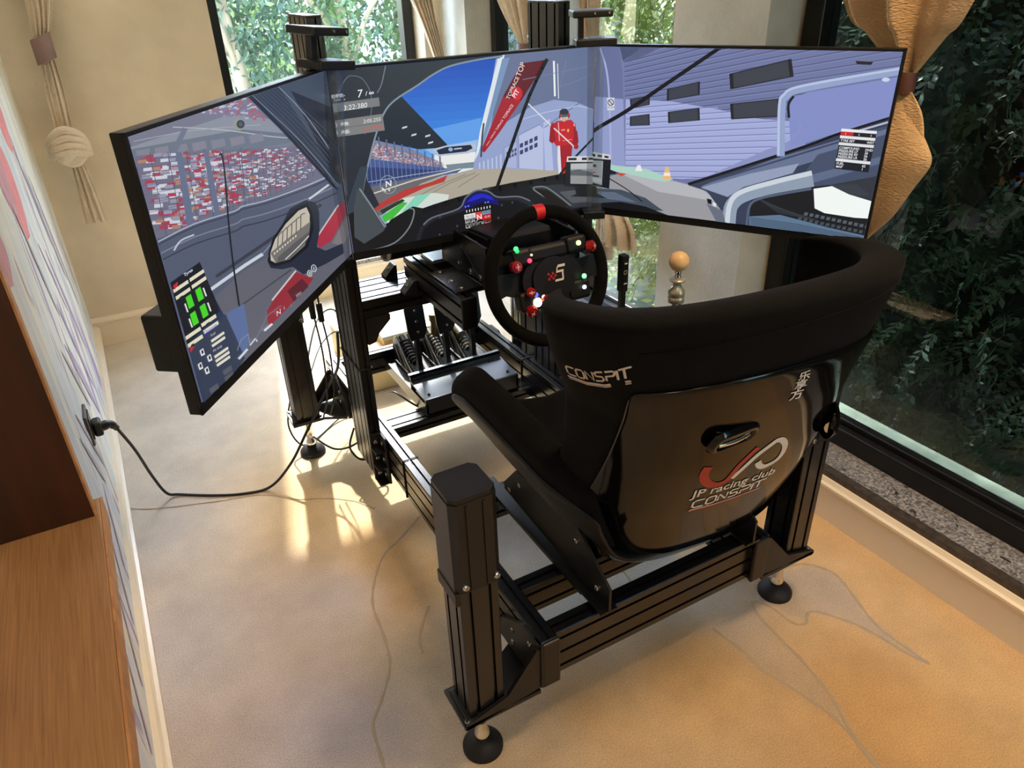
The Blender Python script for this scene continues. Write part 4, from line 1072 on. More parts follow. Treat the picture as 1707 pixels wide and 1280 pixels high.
def hom(src, dst):
    A = []
    for (x, y), (u, v) in zip(src, dst):
        A.append([x, y, 1, 0, 0, 0, -u*x, -u*y, -u]); A.append([0, 0, 0, x, y, 1, -v*x, -v*y, -v])
    return np.linalg.svd(np.array(A, float))[2][-1].reshape(3, 3)
class Picture:
    """flat lit picture on one screen; shapes are drawn over each other in order, given in the picture's own measured grid"""
    def __init__(s, key, quad):
        s.o, s.x = SCR[key]; s.key = key; s.w = 0.690 if key == 'C' else SIDE_W; s.n = s.x.cross(Vector((0, 0, 1)))
        s.H = hom(quad, [(0, 1), (1, 1), (1, 0), (0, 0)]); s.layers = []; s.k = 0
    def uv(s, p):
        q = s.H @ np.array([p[0], p[1], 1.0]); return (q[0]/q[2], q[1]/q[2])
    def _clip(s, P):
        for ax, lim, sg in ((0, 0.0, 1), (0, 1.0, -1), (1, 0.0, 1), (1, 1.0, -1)):
            out = []
            for i in range(len(P)):
                a, b = P[i-1], P[i]; ia, ib = sg*(a[ax]-lim) >= 0, sg*(b[ax]-lim) >= 0
                if ia != ib:
                    t = (lim-a[ax])/(b[ax]-a[ax]); out.append(tuple(a[k]+t*(b[k]-a[k]) for k in range(2)))
                if ib: out.append(b)
            P = out
            if len(P) < 3: return []
        return P
    def _emit(s, P, c):
        if len(P) >= 3: s.layers.append((P, c, s.k))
    def poly(s, c, pts, raw=False):
        s.k += 1; P = s._clip([p if raw else s.uv(p) for p in pts]); s._emit(P, c)
    def polys(s, c, many):
        s.k += 1
        for pts in many: s._emit(s._clip([s.uv(p) for p in pts]), c)
    def line(s, c, pts, w, smooth=0):
        s.k += 1
        P = [Vector((p[0], p[1], 0)) for p in pts]
        if smooth: P = spline(P, smooth)
        for a, b in zip(P, P[1:]):
            t = (b-a)
            if t.length < 1e-6: continue
            t.normalize(); n = Vector((-t.y, t.x, 0))*w/2; e = t*w*0.15
            s._emit(s._clip([s.uv(q) for q in (a-e+n, b+e+n, b+e-n, a-e-n)]), c)
    def rect(s, c, o, xd, yd, w, h):
        s.poly(c, [o, (o[0]+xd[0]*w, o[1]+xd[1]*w), (o[0]+xd[0]*w+yd[0]*h, o[1]+xd[1]*w+yd[1]*h), (o[0]+yd[0]*h, o[1]+yd[1]*h)])
    def disc(s, c, o, rx, ry=None, n=20):
        ry = ry or rx; s.poly(c, [(o[0]+rx*math.cos(2*PI*i/n), o[1]+ry*math.sin(2*PI*i/n)) for i in range(n)])
    def text(s, txt, o, size, c, xd=(1, 0), yd=(0, -1), shear=0.0, bold=0.0):
        s.k += 1
        vs, fs, w = text_mesh(txt, 1.0, shear, 1.0, bold)
        for f in fs: s._emit(s._clip([s.uv((o[0]+size*(xd[0]*vs[i].x+yd[0]*vs[i].y), o[1]+size*(xd[1]*vs[i].x+yd[1]*vs[i].y))) for i in f]), c)
    def build(s, m):
        me = bpy.data.meshes.new('display_picture'); V = []; F = []; C = []
        for P, c, k in s.layers:
            b = len(V); V += [s.o + s.x*(p[0]*s.w) + Vector((0, 0, p[1]*MON_H)) + s.n*(0.0004+0.00003*k) for p in P]
            F.append(list(range(b, b+len(P)))); C += [c]*len(P)
        ctr = s.o + s.x*s.w/2 + Vector((0, 0, MON_H/2))
        me.from_pydata([tuple(v-ctr) for v in V], [], F)
        at = me.color_attributes.new('picture', 'FLOAT_COLOR', 'POINT')
        at.data.foreach_set('color', np.array([(*lin(c), 1.0) for c in C]).ravel())
        me.materials.append(m)
        o = bpy.data.objects.new('display_picture', me); link(o, mon[s.key], ctr)
M_pic = bpy.data.materials.new('lit_display'); M_pic.use_nodes = True
_nt = M_pic.node_tree; _b = _nt.nodes['Principled BSDF']; setin(_b, 'Base Color', (0.01, 0.01, 0.012, 1)); setin(_b, 'Roughness', 0.35); setin(_b, 'Emission Strength', 0.80)
_a = _nt.nodes.new('ShaderNodeAttribute'); _a.attribute_name = 'picture'; _nt.links.new(_a.outputs['Color'], _b.inputs['Emission Color'])
def mixc(a, b, t): return tuple(a[k]+(b[k]-a[k])*t for k in range(3))
def lp(a, b, t): return (a[0]+(b[0]-a[0])*t, a[1]+(b[1]-a[1])*t)
def quadp(q, u, v): return lp(lp(q[0], q[1], u), lp(q[3], q[2], u), v)
rs = random.Random(3)

# ---- middle picture: pit lane seen over the dashboard
pc_ = Picture('C', [(567, 112), (986, 78), (986, 338), (581, 408)])
pc_.poly((160, 170, 212), [(500, 60), (1050, 60), (1050, 460), (500, 460)])
for i in range(16):
    y0 = 80 + i*12.5; c = mixc((14, 66, 178), (66, 142, 232), min(1, i/11)) if i < 13 else mixc((110, 170, 236), (228, 236, 240), (i-13)/2)
    pc_.poly(c, [(560, y0+6), (840, y0-8), (840, y0+6), (560, y0+20)])
pc_.poly((96, 160, 236), [(666, 216), (803, 187), (795, 240), (700, 246)])
pc_.poly((150, 192, 238), [(710, 236), (796, 222), (790, 250), (735, 254)])
pc_.poly((236, 238, 236), [(725, 246), (792, 242), (790, 266), (720, 272)])
# grandstand roof and stand
pc_.poly((30, 38, 54), [(560, 110), (672, 146), (746, 229), (742, 234), (700, 236), (612, 216), (560, 230)])
pc_.polys((210, 216, 224), [[(x, y), (x+8, y-2), (x+7, y+1), (x-1, y+3)] for x, y in ((716, 225), (712, 214), (690, 212), (676, 200))])
pc_.poly((126, 132, 158), [(605, 214), (640, 222), (690, 236), (735, 258), (740, 270), (600, 274)])
for cc in ((196, 72, 74), (214, 214, 220), (94, 108, 150), (178, 150, 150)):
    q = []
    for _ in range(170):
        x = rs.uniform(604, 738); a = (x-604)/134; y = rs.uniform(216+a*42, 250+a*16); s = 2.6-a*1.6; q.append([(x, y), (x+s*1.5, y+0.3), (x+s*1.5, y+s), (x, y+s*0.8)])
    pc_.polys(cc, q)
pc_.polys((92, 104, 140), [[(x, 212+(x-604)*0.34-8), (x+2.5, 212+(x-604)*0.34-8), (x+2.5, 225+(x-604)*0.34), (x, 225+(x-604)*0.34)] for x in range(612, 735, 12)])
pc_.poly((72, 92, 150), [(598, 246), (742, 268), (770, 268), (760, 276), (596, 300)])
pc_.poly((48, 64, 112), [(598, 262), (740, 271), (700, 280), (596, 296)])
pc_.polys((120, 140, 186), [[(x, 243+(x-598)*0.17), (x+0.9, 243+(x-598)*0.17), (x+0.9, 296-(x-598)*0.17), (x, 296-(x-598)*0.17)] for x in range(600, 740, 7)])
pc_.line((150, 164, 200), [(600, 290), (690, 277), (765, 268)], 1.4)
# bridge over the track
pc_.poly((186, 196, 212), [(722, 236), (742, 231), (790, 228), (794, 236), (780, 244), (730, 248)])
pc_.poly((26, 36, 66), [(728, 238), (744, 233), (784, 230), (787, 236), (776, 241), (732, 245)])
pc_.disc((150, 176, 214), (751, 237), 3.6, 3.2); pc_.line((176, 196, 226), [(757, 236.5), (769, 235.4)], 2.2)
pc_.poly((120, 140, 150), [(742, 262), (792, 258), (790, 268), (745, 270)])
# pit building on the right of the sky
pc_.poly((150, 164, 206), [(828, 96), (842, 88), (990, 76), (990, 305), (786, 272), (790, 252), (806, 205)])
pc_.poly((104, 116, 150), [(838, 90), (990, 76), (990, 178), (958, 164), (920, 160), (880, 172), (842, 195), (812, 232)])
pc_.poly((226, 234, 240), [(832, 92), (842, 90), (808, 206), (796, 244), (790, 256), (800, 206)])
pc_.poly((120, 150, 190), [(838, 96), (850, 94), (818, 190), (800, 240), (806, 210)])
pc_.poly((96, 16, 34), [(868, 103), (906, 98), (893, 122), (868, 160), (838, 154)])
pc_.poly((166, 24, 44), [(838, 154), (868, 160), (832, 210), (806, 243), (800, 240), (812, 214)])
bx, by = (0.50, -0.87), (-0.87, -0.50)
pc_.text('TOPRACE', (848, 159), 8.6, (232, 214, 214), (0.44, -0.9), (-0.9, -0.44), bold=0.01); pc_.text('TOP', (866, 124), 11.5, (232, 214, 214), (0.40, -0.92), (-0.92, -0.4), bold=0.01)
pc_.disc((206, 30, 50), (860.5, 149.5), 9, 10.5); pc_.text('PIT', (857.5, 157), 10, (245, 235, 235), (0.55, -0.83), (-0.83, -0.55), bold=0.02)
for x, y, s in ((840, 190, 7.5), (827, 208, 5.6), (817, 222, 4.2), (810, 233, 3.2)): pc_.text('TOPRACE', (x, y), s*0.8, (232, 190, 194), (0.56, -0.83), (-0.83, -0.56), bold=0.02)
pc_.line((60, 74, 100), [(806, 196), (803, 216), (800, 250)], 3); pc_.line((240, 244, 246), [(920, 100), (922, 154)], 3); pc_.line((220, 228, 240), [(926, 104), (928, 158)], 1.4)
# garage doors
pc_.poly((186, 194, 228), [(862, 216), (896, 200), (903, 206), (903, 274), (862, 270)]); pc_.poly((172, 182, 220), [(838, 236), (858, 226), (858, 270), (838, 268)])
pc_.line((120, 132, 176), [(862, 270), (862, 216), (897, 199)], 1.2); pc_.line((120, 132, 176), [(838, 268), (838, 236), (858, 226)], 1)
pc_.polys((52, 66, 112), [[(864+8*i, 230-3.6*i+r*11), (869.5+8*i, 228-3.6*i+r*11), (869.5+8*i, 235-3.6*i+r*11), (864+8*i, 237-3.6*i+r*11)] for i in range(4) for r in range(2)])
pc_.polys((64, 78, 120), [[(842+4.4*i, 243-1.8*i+r*7), (845+4.4*i, 242-1.8*i+r*7), (845+4.4*i, 247-1.8*i+r*7), (842+4.4*i, 248-1.8*i+r*7)] for i in range(4) for r in range(2)])
pc_.polys((188, 200, 232), [[(x, 262-(x-790)*0.35), (x+2.4, 261-(x-790)*0.35), (x+2.4, 273), (x, 273)] for x in range(796, 838, 7)])
pc_.poly((182, 192, 230), [(903, 196), (914, 190), (920, 276), (906, 275)]); pc_.line((92, 106, 150), [(905, 204), (985, 150)], 1.2); pc_.line((200, 208, 236), [(870, 190), (905, 180), (960, 170), (986, 176)], 1)
pc_.line((120, 132, 172), [(940, 98), (930, 140), (986, 120)], 1); pc_.line((120, 132, 172), [(870, 128), (986, 106)], 1)
# ground
pc_.poly((176, 168, 152), [(786, 270), (838, 270), (990, 280), (990, 320), (700, 350), (640, 340), (700, 290)])
pc_.poly((108, 108, 112), [(596, 300), (768, 268), (700, 292), (632, 344), (600, 344)])
pc_.poly((186, 60, 58), [(618, 330), (672, 302), (716, 290), (744, 279), (738, 290), (704, 300), (640, 328), (622, 338)]); pc_.line((216, 212, 206), [(604, 312), (690, 286), (766, 269)], 2)
for pts in ([(700, 320), (740, 296), (790, 276)], [(760, 300), (780, 288), (796, 278)], [(660, 332), (720, 300), (775, 278)]): pc_.line((140, 132, 122), pts, 1.4, 4)
pc_.poly((40, 44, 56), [(560, 225), (612, 216), (604, 260), (630, 326), (610, 340), (560, 350)])
# bonnet of the car
pc_.poly((214, 224, 216), [(640, 334), (668, 316), (720, 308), (745, 312), (740, 330), (640, 362)]); pc_.poly((70, 190, 70), [(632, 346), (668, 322), (676, 324), (650, 350), (636, 356)]); pc_.poly((40, 60, 50), [(630, 336), (668, 317), (672, 320), (634, 342)])
pc_.poly((140, 214, 190), [(690, 312), (716, 308), (690, 332), (664, 340)]); pc_.poly((190, 50, 52), [(688, 338), (740, 322), (740, 328), (690, 342)])
# roof lining, pillar of the car
pc_.poly((38, 45, 58), [(555, 104), (838, 84), (834, 95), (800, 97), (757, 106), (730, 118), (702, 136), (666, 158), (646, 180), (632, 214), (616, 262), (604, 310), (596, 330), (555, 330)])
pc_.line((132, 148, 164), [(838, 92), (800, 97), (757, 106), (730, 118), (702, 136), (666, 158), (648, 178), (632, 214), (616, 262), (604, 304)], 2.6, 4)
pc_.line((112, 126, 140), [(656, 104), (648, 132), (640, 146)], 1.6, 4); pc_.line((96, 108, 122), [(580, 146), (594, 124), (606, 120), (620, 126), (630, 148), (628, 178), (616, 210)], 1.4, 5)
pc_.poly((54, 66, 78), [(604, 262), (616, 262), (606, 300), (590, 348), (576, 360), (575, 330)])
# dashboard
pc_.poly((20, 22, 28), [(560, 430), (560, 352), (598, 330), (640, 372), (690, 342), (760, 318), (900, 292), (945, 280), (990, 274), (990, 350), (760, 400), (620, 425)])
pc_.poly((70, 78, 84), [(596, 300), (604, 300), (626, 340), (640, 366), (632, 372), (600, 392), (585, 380), (588, 330)]); pc_.line((130, 142, 148), [(600, 298), (618, 330), (636, 364)], 2.5, 4)
pc_.poly((48, 52, 58), [(880, 302), (990, 296), (990, 338), (952, 340), (930, 326)]); pc_.poly((84, 88, 94), [(930, 312), (990, 306), (990, 330), (952, 332)])
pc_.line((14, 16, 22), [(640, 362), (700, 338), (760, 320), (830, 304), (905, 290), (960, 281), (990, 280)], 8, 3)
pc_.poly((32, 35, 42), [(684, 392), (694, 366), (716, 350), (760, 336), (772, 318), (790, 306), (810, 308), (826, 318), (860, 318), (884, 326), (900, 344), (900, 362), (760, 392)])
pc_.line((104, 110, 122), [(700, 362), (716, 350), (760, 336), (772, 318), (790, 306), (810, 308), (826, 318), (860, 318), (880, 326)], 2.6, 4)
pc_.poly((14, 15, 22), [(692, 392), (700, 368), (720, 354), (770, 340), (780, 322), (794, 312), (808, 314), (822, 324), (856, 324), (876, 332), (886, 346), (880, 360), (760, 390)])
pc_.poly((16, 20, 110), [(764, 338), (772, 320), (790, 309), (808, 311), (824, 322), (828, 332), (800, 326), (780, 334)]); pc_.poly((30, 40, 200), [(772, 326), (786, 314), (800, 311), (814, 316), (820, 324), (800, 318), (782, 324)])
pc_.polys((110, 140, 255), [[(x, y), (x+2.4, y-0.4), (x+2.4, y+2.2), (x, y+2.6)] for x, y in ((770, 332), (775, 331), (803.5, 326), (808, 325))])
pc_.poly((20, 22, 26), [(610, 405), (646, 352), (684, 330), (702, 334), (690, 366), (672, 388)]); pc_.line((120, 126, 130), [(612, 404), (650, 392), (676, 366), (686, 338), (678, 333)], 2.4, 4)
pc_.line((120, 126, 130), [(930, 336), (905, 320), (886, 306), (894, 302), (912, 306), (950, 336)], 2.2, 4); pc_.poly((24, 14, 16), [(890, 306), (910, 308), (944, 334), (925, 338), (908, 324)])
pc_.polys((64, 68, 78), [[(x-1.6, y-1.6), (x+1.6, y-2), (x+1.6, y+1.6), (x-1.6, y+2)] for x, y in ((728, 350), (726, 380), (756, 366), (850, 328), (826, 354), (852, 356), (832, 332), (754, 374))])
q = [(768.5, 347), (813, 339), (814, 364), (769.5, 373)]
def cell(u0, v0, u1, v1, c): pc_.poly(c, [quadp(q, u0, v0), quadp(q, u1, v0), quadp(q, u1, v1), quadp(q, u0, v1)])
cell(-0.02, -0.02, 1.02, 1.02, (8, 8, 10)); cell(0, 0, 0.42, 0.32, (226, 226, 226)); cell(0.43, 0, 0.66, 0.52, (226, 70, 62)); cell(0.67, 0, 1, 0.26, (120, 150, 176)); cell(0.67, 0.28, 1, 0.62, (196, 30, 34))
for r, n in ((0.36, 3), (0.68, 5)):
    for i in range(n): cell(0.02+i*0.165, r, 0.15+i*0.165, r+0.24, (190, 190, 190)); cell(0.035+i*0.165, r+0.03, 0.135+i*0.165, r+0.21, (14, 14, 16))
cell(0.70, 0.68, 0.98, 0.92, (180, 90, 90)); cell(0.72, 0.71, 0.96, 0.89, (20, 8, 8))
pc_.polys((236, 236, 236), [[(772+4.9*i, 339-0.86*i), (773.4+4.9*i, 338.8-0.86*i), (773.4+4.9*i, 343-0.86*i), (772+4.9*i, 343.2-0.86*i)] for i in range(9)])
dx, dy = (0.985, -0.17), (-0.10, -0.99)
pc_.text('N', (789.5, 356), 12, (250, 240, 240), dx, dy, bold=0.02); pc_.text('70:125', (771, 352.6), 5.0, (40, 40, 40), dx, dy); pc_.text('34.1 4.4', (770, 361.6), 5, (230, 230, 230), dx, dy)
pc_.text('1 2 3 4 5', (771, 371.0), 5.4, (240, 240, 240), dx, dy); pc_.text('0', (797, 365.4), 5.4, (240, 240, 240), dx, dy); pc_.text('38.0', (802, 364.5), 5.2, (240, 220, 220), dx, dy); pc_.text('-0.41', (801.5, 353.6), 5.6, (250, 210, 210), dx, dy); pc_.text('2:05.25', (800.5, 345.2), 4.2, (20, 30, 40), dx, dy)
# marshal in red overalls holding a lollipop pole
pc_.poly((196, 26, 36), [(917, 200), (924, 194), (948, 192), (956, 200), (958, 226), (956, 234), (951, 232), (949, 256), (947, 280), (930, 281), (927, 262), (926, 236), (920, 229), (914, 226)])
pc_.poly((150, 16, 30), [(914, 200), (920, 198), (921, 214), (923, 224), (917, 230), (912, 226)]); pc_.poly((150, 16, 30), [(953, 202), (959, 212), (961, 228), (957, 240), (950, 234), (953, 222)])
pc_.poly((164, 18, 34), [(927, 234), (951, 232), (949, 258), (947, 281), (939, 281), (938, 250), (936, 281), (930, 281)]); pc_.poly((226, 226, 232), [(926, 234), (930, 234), (932, 264), (933, 281), (928, 281), (926, 256)])
pc_.line((228, 190, 190), [(927, 196), (929, 226)], 1.4); pc_.poly((238, 200, 60), [(942, 207), (945, 207), (944.5, 212), (942, 211.6)]); pc_.line((226, 140, 140), [(934, 226), (950, 224)], 1.2); pc_.polys((236, 190, 190), [[(932, 208), (938, 207), (938, 208.6), (932, 209.6)], [(953, 198), (955, 202), (953.6, 203), (951.6, 199)]])
pc_.disc((228, 226, 224), (936, 186), 7, 8.4); pc_.poly((206, 176, 156), [(931, 186), (942, 185), (941, 192), (937, 195), (932, 193)]); pc_.poly((44, 46, 56), [(929, 178), (933, 174), (940, 174), (944, 179), (944, 183), (929, 184)]); pc_.poly((84, 90, 104), [(931, 184), (942, 183), (942, 187), (932, 188)]); pc_.disc((176, 40, 46), (944, 185), 2.2, 4.2); pc_.disc((150, 32, 40), (929.5, 186), 1.6, 4)
pc_.line((222, 226, 234), [(874, 162), (912, 198), (958, 240)], 2.0); pc_.disc((170, 24, 40), (918, 201), 3.6, 4.6); pc_.disc((170, 24, 40), (957, 236), 4, 4.4)
# wipers
pc_.line((12, 13, 18), [(908, 97), (880, 152), (852, 226), (824, 302)], 5.4, 3); pc_.line((16, 18, 24), [(930, 282), (945, 264), (990, 218)], 3.4); pc_.line((10, 11, 15), [(800, 304), (850, 295), (900, 288)], 2.4)
# rear camera display on the dash, left half
pc_.poly((216, 216, 214), [(942, 252), (990, 252), (990, 262), (941, 262)]); pc_.polys((30, 32, 38), [[(x, 254.5), (x+w, 254.5), (x+w, 258.5), (x, 258.5)] for x, w in ((944, 14), (967, 8), (978, 8))])
pc_.poly((22, 24, 32), [(940, 261), (990, 262), (990, 306), (938, 302)]); pc_.poly((150, 152, 152), [(948, 264), (990, 264), (990, 300), (948, 298)]); pc_.poly((186, 190, 194), [(948, 264), (990, 264), (990, 274), (948, 273)]); pc_.poly((92, 98, 104), [(948, 276), (962, 274), (990, 281), (990, 286), (948, 284)])
pc_.poly((24, 26, 32), [(956, 304), (990, 306), (990, 322), (948, 320), (958, 316)])
# lap read-out
d1, d2 = (0.992, -0.125), (0.09, -0.996)
pc_.text('当前圈数', (561.5, 154.5), 6.4, (236, 238, 240), d1, d2, bold=0.02); pc_.text('Lap Time', (562, 159.6), 5.4, (228, 230, 234), d1, d2); pc_.text('>', (586, 152), 6, (228, 230, 234), d1, d2); pc_.text('v', (587, 157), 5.5, (228, 230, 234), d1, d2)
pc_.text('7', (608, 153), 17, (244, 246, 248), d1, d2); pc_.text('/ ∞', (621, 150), 9, (244, 246, 248), d1, d2, bold=0.01)
pc_.rect((122, 124, 128), (560, 163), d1, (0.06, 0.998), 82, 13.5); pc_.text('3:22:380', (585, 172.5), 11, (240, 242, 244), d1, d2)
pc_.rect((128, 128, 130), (563.5, 188.6), d1, (0.08, 0.997), 82, 26); pc_.line((96, 98, 100), [(565, 201.5), (645, 191.5)], 0.9)
for yy, tx, val, cc in ((196.4, '最快:', '2:05.255', (236, 240, 242)), (208.8, '最后:', '2:17.795', (236, 70, 60))):
    pc_.line((236, 238, 240), [(569+3.6*math.cos(a), yy-1.8+3.8*math.sin(a)) for a in [2*PI*k/14 for k in range(15)]], 1.0); pc_.line((236, 238, 240), [(569, yy-1.8), (569, yy-4.2)], 0.9); pc_.line((236, 238, 240), [(569, yy-1.8), (570.8, yy-1.2)], 0.9); pc_.line((236, 238, 240), [(568, yy-6.6), (570.4, yy-6.8)], 1.2)
    pc_.text(tx, (578, yy), 6.4, (232, 236, 238), d1, d2, bold=0.02); pc_.text(val, (614, yy-3.8), 8.2, cc, d1, d2)
# compass
pc_.line((170, 178, 184), [(646+13*math.cos(a), 292+15*math.sin(a)) for a in [2*PI*k/22 for k in range(23)]], 0.8); pc_.text('N', (641, 296), 14, (236, 240, 242), (0.98, -0.18), (0.06, -0.99), bold=0.02); pc_.poly((232, 236, 238), [(645, 300), (648.5, 299.4), (647, 304)]); pc_.poly((232, 236, 238), [(636, 296), (641, 302), (642, 305), (635, 299)])
pc_.build(M_pic)

# ---- right picture: roller shutters, car door
pr_ = Picture('R', [(993, 77), (1499, 93), (1435, 402), (993, 342)])
pr_.poly((112, 122, 166), [(980, 50), (1520, 60), (1520, 420), (980, 420)])
for i in range(17):           # slats of the shutters, seen in the tinted band of the windscreen
    y = 70 + 8.2*i; a = 0.27-0.012*i
    pr_.line((84, 92, 130), [(1040, y+18), (1520, y+18-480*a)], 1.6); pr_.line((136, 146, 190), [(1040, y+20), (1520, y+20-480*a)], 0.9)
pr_.poly((120, 130, 172), [(985, 66), (1030, 68), (1040, 100), (1044, 200), (1046, 292), (985, 286)]); pr_.poly((106, 116, 158), [(985, 66), (1030, 70), (1038, 120), (1040, 166), (985, 160)])
pr_.poly((150, 160, 206), [(985, 160), (1040, 166), (1046, 292), (985, 286)]); pr_.line((170, 180, 222), [(1000, 80), (1012, 120), (1018, 180), (1022, 280)], 3, 4)
pr_.poly((76, 86, 120), [(1030, 70), (1075, 74), (1064, 84), (1038, 102)]); pr_.poly((92, 100, 136), [(1075, 74), (1110, 76), (1050, 104), (1038, 104)])
# below the tint: brighter, with the round edge
pr_.poly((166, 175, 222), [(1044, 166), (1120, 171), (1200, 186), (1260, 201), (1310, 206), (1330, 212), (1331, 226), (1316, 238), (1270, 256), (1180, 296), (1140, 300), (1046, 292)])
for i in range(14):
    y = 178+8.6*i; xr = np.interp(y, [175, 190, 206, 220, 235, 256, 296], [1130, 1215, 1305, 1328, 1314, 1266, 1176])
    sl = 0.075-0.008*i
    pr_.line((122, 131, 180), [(1046, y+4), (xr, y+4-sl*(xr-1046))], 1.5); pr_.line((186, 194, 236), [(1046, y+6), (xr, y+6-sl*(xr-1046))], 0.8)
pr_.poly((140, 150, 198), [(1180, 296), (1270, 256), (1316, 238), (1340, 226), (1340, 250), (1240, 282), (1160, 306)])
def win(pts):
    pr_.poly((30, 36, 44), pts); c = (sum(p[0] for p in pts)/4, sum(p[1] for p in pts)/4)
    pr_.poly((60, 66, 78), [lp(c, p, 0.88) for p in pts])
for w in ([(1051, 166), (1084, 160), (1084, 176), (1053, 182)], [(1112, 150), (1166, 138), (1166, 160), (1112, 170)], [(1214, 126), (1316, 102), (1320, 132), (1216, 152)], [(1052, 195), (1084, 191), (1085, 210), (1052, 211)], [(1114, 188), (1166, 182), (1167, 203), (1115, 207)], [(1216, 176), (1298, 168), (1300, 198), (1218, 202)]): win(w)
pr_.poly((26, 30, 38), [(1421, 107), (1450, 109), (1447, 114), (1424, 113)])
# cream and dash top of the car
pr_.poly((156, 156, 162), [(985, 306), (1040, 288), (1080, 290), (1170, 314), (1210, 345), (1240, 375), (985, 350)]); pr_.poly((184, 186, 192), [(1040, 290), (1090, 294), (1168, 314), (1200, 338), (1100, 320)])
pr_.poly((176, 214, 200), [(985, 266), (1030, 276), (1080, 282), (1125, 300), (1110, 304), (1040, 288), (985, 278)]); pr_.poly((30, 38, 40), [(985, 278), (1020, 282), (1040, 290), (1000, 292), (985, 290)]); pr_.poly((214, 70, 50), [(1030, 288), (1048, 290), (1040, 294)])
pr_.poly((70, 80, 92), [(985, 312), (1040, 316), (1080, 330), (1110, 352), (985, 342)]); pr_.poly((96, 110, 130), [(985, 318), (1030, 320), (1068, 338), (1010, 330)]); pr_.line((24, 26, 30), [(1018, 296), (1050, 316), (1075, 336)], 1.6, 4)
pr_.poly((18, 20, 26), [(985, 338), (1040, 336), (1080, 344), (1125, 362), (985, 360)]); pr_.poly((14, 16, 22), [(1180, 332), (1188, 334), (1188, 342), (1182, 340)]); pr_.poly((226, 230, 236), [(1190, 338), (1196, 340), (1195, 346), (1190, 344)])
pr_.polys((236, 190, 130), [[(1112, 280), (1117, 279), (1122, 300), (1106, 300)]]); pr_.polys((240, 240, 240), [[(1110, 289), (1119, 289), (1120.5, 294), (1108.6, 294)], [(1066, 276), (1071, 276), (1074, 286), (1062, 285)]])
# door: sill band, frame loop, window
pr_.poly((54, 64, 88), [(1150, 310), (1240, 280), (1360, 240), (1490, 200), (1520, 196), (1520, 420), (1240, 400), (1180, 320)])
pr_.poly((104, 118, 150), [(1170, 312), (1290, 268), (1400, 236), (1500, 210), (1500, 236), (1390, 262), (1290, 292), (1220, 318)]); pr_.poly((150, 162, 190), [(1170, 314), (1250, 292), (1330, 276), (1320, 292), (1240, 314), (1214, 330)])
pr_.line((12, 16, 26), [(1150, 308), (1240, 280), (1340, 248), (1400, 226), (1495, 197)], 4.5, 3); pr_.line((186, 194, 222), [(1400, 231), (1495, 204)], 3); pr_.line((60, 72, 100), [(1180, 306), (1280, 276), (1400, 240), (1490, 214)], 3, 3)
pr_.poly((134, 146, 204), [(1316, 250), (1312, 180), (1322, 166), (1345, 158), (1498, 134), (1492, 196), (1400, 224)])
pr_.line((150, 166, 206), [(1300, 262), (1301, 180), (1308, 164), (1326, 154), (1400, 140), (1500, 124)], 13, 5); pr_.line((186, 200, 232), [(1296, 262), (1297, 180), (1304, 162), (1324, 150), (1400, 136), (1500, 120)], 4, 5); pr_.line((20, 26, 40), [(1313, 200), (1312, 178), (1320, 165)], 4, 4)
pr_.disc((206, 214, 238), (1471, 139), 6.5, 3.6); pr_.line((150, 160, 190), [(1331, 210), (1330, 222), (1318, 236)], 1.2, 3)
pr_.poly((70, 82, 108), [(1360, 262), (1498, 222), (1500, 300), (1350, 316), (1340, 290)]); pr_.poly((96, 110, 140), [(1330, 300), (1480, 262), (1470, 276), (1340, 312)])
pr_.poly((24, 28, 34), [(1250, 372), (1252, 336), (1280, 322), (1380, 312), (1470, 298), (1470, 402), (1250, 385)])
pr_.poly((50, 56, 66), [(1380, 312), (1470, 296), (1462, 342), (1400, 326)])
for i in range(26): pr_.line((52, 58, 66), [(1256+3*i, 328+2.2*i), (1300+5*i, 350+1.6*i)], 0.8) if i < 14 else pr_.line((78, 84, 92), [(1380+4*(i-14), 312), (1400+4*(i-14), 330)], 0.7)
pr_.poly((248, 254, 250), [(1354, 318), (1384, 314), (1412, 328), (1450, 340), (1446, 368), (1420, 366), (1372, 358), (1356, 350)])
pr_.polys((88, 96, 104), [[(1340+9*i, 356+2.0*i), (1346+9*i, 357+2.0*i), (1344+9*i, 362+2.0*i), (1338+9*i, 361+2.0*i)] for i in range(12)]); pr_.polys((70, 78, 86), [[(1330+9*i, 364+2.0*i), (1336+9*i, 365+2.0*i), (1334+9*i, 370+2.0*i), (1328+9*i, 369+2.0*i)] for i in range(12)])
pr_.line((146, 160, 180), [(1216, 400), (1218, 356), (1224, 340), (1240, 328), (1280, 316), (1350, 304)], 22, 5); pr_.line((206, 216, 226), [(1214, 380), (1218, 342), (1236, 322), (1290, 306), (1350, 292)], 8, 5); pr_.line((84, 98, 122), [(1246, 376), (1250, 346), (1264, 334), (1300, 326), (1350, 318)], 4, 5)
pr_.poly((96, 122, 150), [(1250, 362), (1300, 360), (1380, 382), (1440, 396), (1430, 404), (1250, 388)]); 
for i in range(9): pr_.line((50, 66, 84), [(1252, 364+2.6*i), (1330, 376+2.6*i), (1430, 398+2.6*i)], 1.0)
pr_.poly((104, 112, 130), [(1180, 340), (1206, 352), (1214, 380), (1200, 376)])
# long wiper arm
pr_.line((16, 18, 24), [(960, 246), (996, 216), (1046, 186), (1110, 142), (1204, 78)], 6.5, 4)
